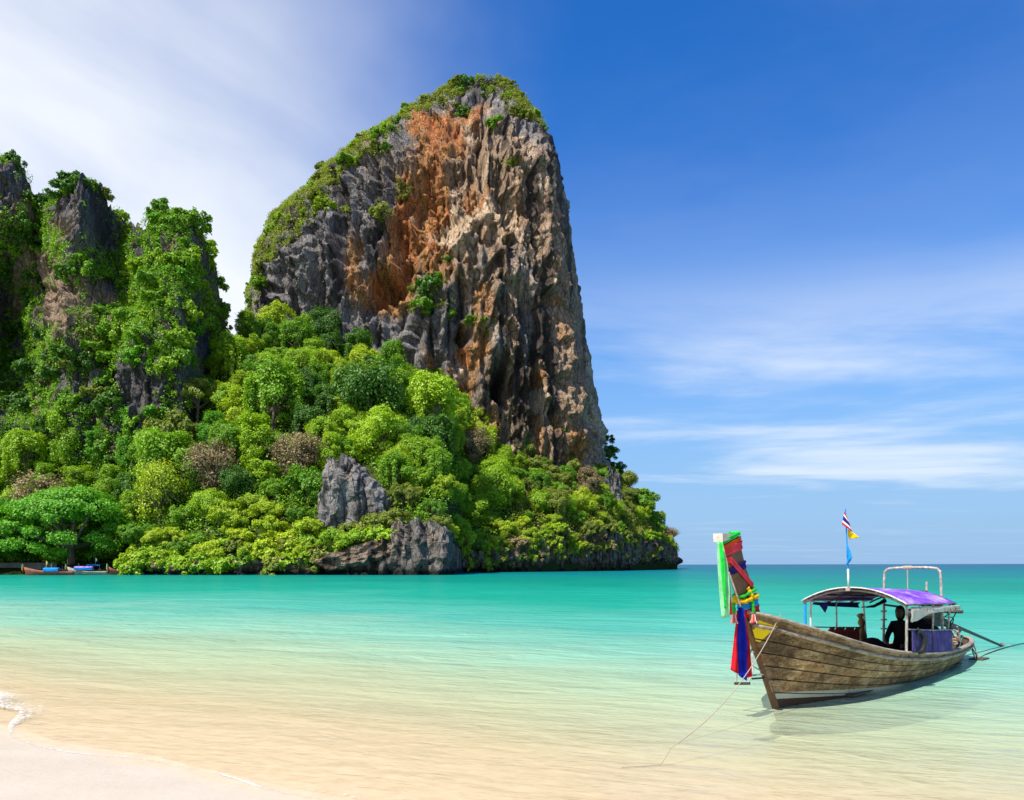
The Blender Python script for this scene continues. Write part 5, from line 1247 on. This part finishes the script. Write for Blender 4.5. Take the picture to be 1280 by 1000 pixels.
def seated_person():
    J = {}; E = []; S = []
    def j(k, p, r, par=None):
        J[k] = len(S); S.append((Vector(p), r))
        if par: E.append((J[par], J[k]))
    # local: x forward (towards the bow), z up, seat at z = 0
    j('pelvis', (0, 0, .10), .15); j('waist', (.02, 0, .26), .135, 'pelvis'); j('chest', (.07, 0, .44), .155, 'waist'); j('neck', (.11, 0, .585), .058, 'chest'); j('nape', (.125, 0, .64), .055, 'neck')
    for sd, n in ((1, 'l'), (-1, 'r')):
        j('sh' + n, (.08, .165 * sd, .525), .068, 'chest'); j('el' + n, (.13, .25 * sd, .26), .052, 'sh' + n); j('wr' + n, (.34, .17 * sd, .16), .036, 'el' + n); j('pm' + n, (.41, .15 * sd, .145), .034, 'wr' + n)
        for f, (dx, dy, ln) in enumerate(((.0, .028, .055), (.01, .010, .075), (.01, -.010, .072), (0, -.028, .058))):
            j(f'f{f}{n}', (.44 + dx, (.15) * sd + dy, .140), .011, 'pm' + n); j(f'g{f}{n}', (.44 + dx + ln, .15 * sd + dy, .112), .0095, f'f{f}{n}')
        j('th' + n, (.40, (.15 - .05) * sd, .155), .012, 'pm' + n); j('tj' + n, (.44, .09 * sd, .135), .010, 'th' + n)
        j('hp' + n, (.08, .10 * sd, .07), .10, 'pelvis'); j('kn' + n, (.42, .14 * sd, .08), .068, 'hp' + n); j('an' + n, (.38, .13 * sd, -.28), .042, 'kn' + n); j('to' + n, (.54, .14 * sd, -.315), .035, 'an' + n)
    me = bpy.data.meshes.new('person'); me.from_pydata([tuple(p) for p, r in S], E, []); me.update()
    o = bpy.data.objects.new('person_tmp', me); COL.objects.link(o)
    sk = o.modifiers.new('skin', 'SKIN')
    for v, (p, r) in zip(me.skin_vertices[0].data, S): v.radius = (r, r)
    me.skin_vertices[0].data[0].use_root = True
    o.modifiers.new('sub', 'SUBSURF').levels = 2
    dg = bpy.context.evaluated_depsgraph_get(); body = bpy.data.meshes.new_from_object(o.evaluated_get(dg)); bpy.data.objects.remove(o)
    bm = bmesh.new(); bm.from_mesh(body)
    def ball(c, r, sub=3): bmesh.ops.create_icosphere(bm, subdivisions=sub, radius=1.0, matrix=Matrix.Translation(c) @ Matrix.Diagonal((*r, 1)))
    hc = Vector((.155, 0, .755)); ball(hc, (.098, .078, .118)); ball(hc + Vector((.045, 0, -.06)), (.055, .055, .055)); ball(hc + Vector((.10, 0, -.015)), (.020, .014, .028), 2)
    for sd in (1, -1): ball(hc + Vector((-.005, .078 * sd, -.01)), (.018, .010, .030), 2)
    ball(hc + Vector((.085, 0, -.062)), (.016, .026, .010), 2)
    bm.to_mesh(body); bm.free()
    o = bpy.data.objects.new('person_tmp', body); COL.objects.link(o); rm = o.modifiers.new('r', 'REMESH'); rm.mode = 'VOXEL'; rm.voxel_size = .013
    dg = bpy.context.evaluated_depsgraph_get(); fin = bpy.data.meshes.new_from_object(o.evaluated_get(dg)); bpy.data.objects.remove(o)
    skin = plain('skin', (.07, .035, .022), .55, .1, 20, .05)  # skin tone darkened to imitate the shade under the canopy
    fin.materials.clear()
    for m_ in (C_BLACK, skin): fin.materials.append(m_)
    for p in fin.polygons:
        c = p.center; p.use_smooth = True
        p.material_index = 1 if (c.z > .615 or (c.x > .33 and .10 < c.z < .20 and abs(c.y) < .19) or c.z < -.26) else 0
    b = link('person', fin); tag(b, 'person in dark clothes seated under the canopy facing the bow', 'person')
    bm = bmesh.new(); bmesh.ops.create_icosphere(bm, subdivisions=4, radius=1.0)
    for v in bm.verts:
        c = v.co.copy(); v.co = Vector((c.x * .104 - .012, c.y * .086, c.z * .124 + .012))
        if c.x > .45 and c.z < .45: v.co.x *= .62; v.co *= .8
        if c.x < .1 and c.z < -.1: v.co.z -= .05
    hm = bpy.data.meshes.new('hair'); bm.to_mesh(hm); bm.free(); hm.polygons.foreach_set('use_smooth', [True] * len(hm.polygons))
    h = link('hair', hm, C_BLACK, b); h.location = hc
    b.rotation_euler = (0, 0, math.pi); b.location = L(5.35, -.02, .42)
    b.matrix_world = BOATM @ b.matrix_basis
    # the bench it sits on
    e = empty('bench', L(5.35, -.05, .38)); tag(e, 'plain wooden bench board under the seated person', 'bench')
    MB().box((0, 0, 0), (.34, .62, .04)).build('seat', INNER, e)
    for y in (-.25, .25): MB().box((0, y, -.17), (.28, .04, .34)).build('leg', INNER, e)
    bt(e)
seated_person()

# ------------------------------------------------------------------ far beach: wall, beached boats, flags
def far_beach():
    wall_m = plain('grey_render', (.20, .19, .18), .9, .25, .6, .2)
    a, b = at(-60, 710, 200), at(71, 710, 198); d = (b - a); d.z = 0
    w = empty('beach_wall', (a.x, a.y, 0)); tag(w, 'low grey wall at the back of the far beach', 'wall')
    M = Matrix.Rotation(math.atan2(d.y, d.x), 3, 'Z'); nseg = 7
    for k in range(nseg):
        c = d * ((k + .5) / nseg); MB().box((c.x, c.y, 1.6), (d.length / nseg - .06, .25, 2.3), M).build('wall_panel', wall_m, w)
    MB().box((d.x / 2, d.y / 2, 2.80), (d.length + .1, .4, .12), M).build('coping', wall_m, w)
    beach_m = SAND
    hull_m = plain('far_hull', (.11, .07, .045), .8, .4, 1.5, .3, stretch=(.4, 1, 4)); red_m = plain('far_red_hull', (.30, .10, .06), .7, .3, 1.5, .2)
    def boat(px0, px1, Y, top, cov, hm, label, turn=0.0, cs=(.36, .68), side=None, prow_h=2.6, flag=None):
        A, B = at(px0, 715, Y), at(px1, 715, Y + turn); A.z = B.z = 0; d = B - A; Ln = d.length; rz = math.atan2(d.y, d.x)
        z0 = .12 if Y < 187 else max(.15, (Y - 186) * .11)
        e = empty('longtail_boat', (A.x, A.y, z0), rz); tag(e, label, 'boat', 'longtail boats at the far beach')
        vs, fs = [], []; n, m = 22, 9
        for i in range(n):
            u = i / (n - 1); w = .95 * math.sin(math.pi * min(1, .04 + u * .93)) ** .6; zg = .62 + 1.1 * (1 - u) ** 4 + .1 * u ** 3
            for j in range(m):
                q = -1 + 2 * j / (m - 1); vs.append((u * Ln + (-.6 * (1 - u) ** 6) * abs(q), q * w, -.25 + (zg + .25) * abs(q) ** 1.8))
        for i in range(n - 1):
            for j in range(m - 1): k = i * m + j; fs.append((k, k + 1, k + m + 1, k + m))
        h = MB().add(vs, fs).build('hull', hm, e, True); sd = h.modifiers.new('s', 'SOLIDIFY'); sd.thickness = .05
        MB().tube([(.15, 0, .1), (-.45, 0, 1.4), (-.95, 0, prow_h)], [.16, .14, .13], 7).build('prow', hm, e)
        for k, mm_ in enumerate((C_RED, C_YEL, C_MINT)): MB().tube([(-.62 - .14 * k, -.1, 1.9 + .25 * k), (-.74 - .14 * k, -.2, 1.3 + .2 * k), (-.72 - .14 * k, -.2, .6 + .25 * k)], [.16, .13, .16], 6, True, .4).build('ribbon', mm_, e)
        if top is not None:
            s0, s1 = cs[0] * Ln, cs[1] * Ln; vs = []
            for i in range(8):
                for j in range(9):
                    q = -1 + 2 * j / 8; vs.append((s0 + (s1 - s0) * i / 7, q * .95, top + .32 * (1 - q * q)))
            c = MB().add(vs, [(i * 9 + j, i * 9 + j + 1, (i + 1) * 9 + j + 1, (i + 1) * 9 + j) for i in range(7) for j in range(8)]).build('canopy', cov, e, True); c.modifiers.new('s', 'SOLIDIFY').thickness = .05
            for s in (s0 + .1, (s0 + s1) / 2, s1 - .1):
                for y in (-.88, .88): MB().tube([(s, y, .5), (s, y, top + .05)], .035, 6).build('post', STEEL, e)
            if side is not None:
                cloth('side_cloth', [Vector((s0, -.93, top)), Vector((s1, -.93, top))], [Vector((s0, -.95, top - .55)), Vector((s1, -.95, top - .5))], side, e, 18, 5, .05, 1)
        MB().box((Ln * .80, 0, 1.0), (.7, .45, .45)).build('engine', BLACKM, e); MB().tube([(Ln * .82, 0, 1.0), (Ln * 1.18, 0, .55)], .05, 6).build('shaft', BLACKM, e)
        if flag:
            f = MB().tube([(Ln * .4, 0, top or .6), (Ln * .4, 0, (top or .6) + 1.9)], .04, 6).build('flagpole', WHITEP, e)
            cloth('flag', [Vector((Ln * .4, 0, (top or .6) + 1.9)), Vector((Ln * .4, 0, (top or .6) + 1.0))], [Vector((Ln * .4 + .35, -.1, (top or .6) + 1.5)), Vector((Ln * .4 + .25, -.1, (top or .6) + .9))], flag, f, 8, 5, .04, 1)
    boat(34, 93, 177, 1.25, C_LBLUE, red_m, 'longtail boat with bright blue canopy and yellow ribboned prow at far beach', 2, (.36, .68), C_LBLUE, 2.4, C_YEL)
    boat(88, 134, 181, 1.55, TARP, plain('far_pale_hull', (.42, .38, .30), .8, .35, 1.5, .3, stretch=(.4, 1, 4)), 'longtail boat with purple canopy and blue side cloth at far beach', 2, (.12, .62), C_LBLUE, 1.9, None)
    boat(70, 106, 189, 1.7, C_BLACK, hull_m, 'longtail boat with black canopy drawn up behind the blue one', 3, (.2, .65), None, 2.2, C_RED)
    boat(104, 142, 188, 1.9, C_LBLUE, hull_m, 'longtail boat with flat faded blue canopy behind the purple one', 3, (.1, .55), None, 2.0, C_WHITE)
    boat(139, 166, 183, 1.35, C_NAVY, red_m, 'brown longtail boat with dark low canopy beside the shrubs', 3, (.35, .85), None, 1.6, None)
    boat(164, 184, 182, None, None, hull_m, 'small open boat without canopy under the waterside shrubs', 2, prow_h=1.3)
far_beach()
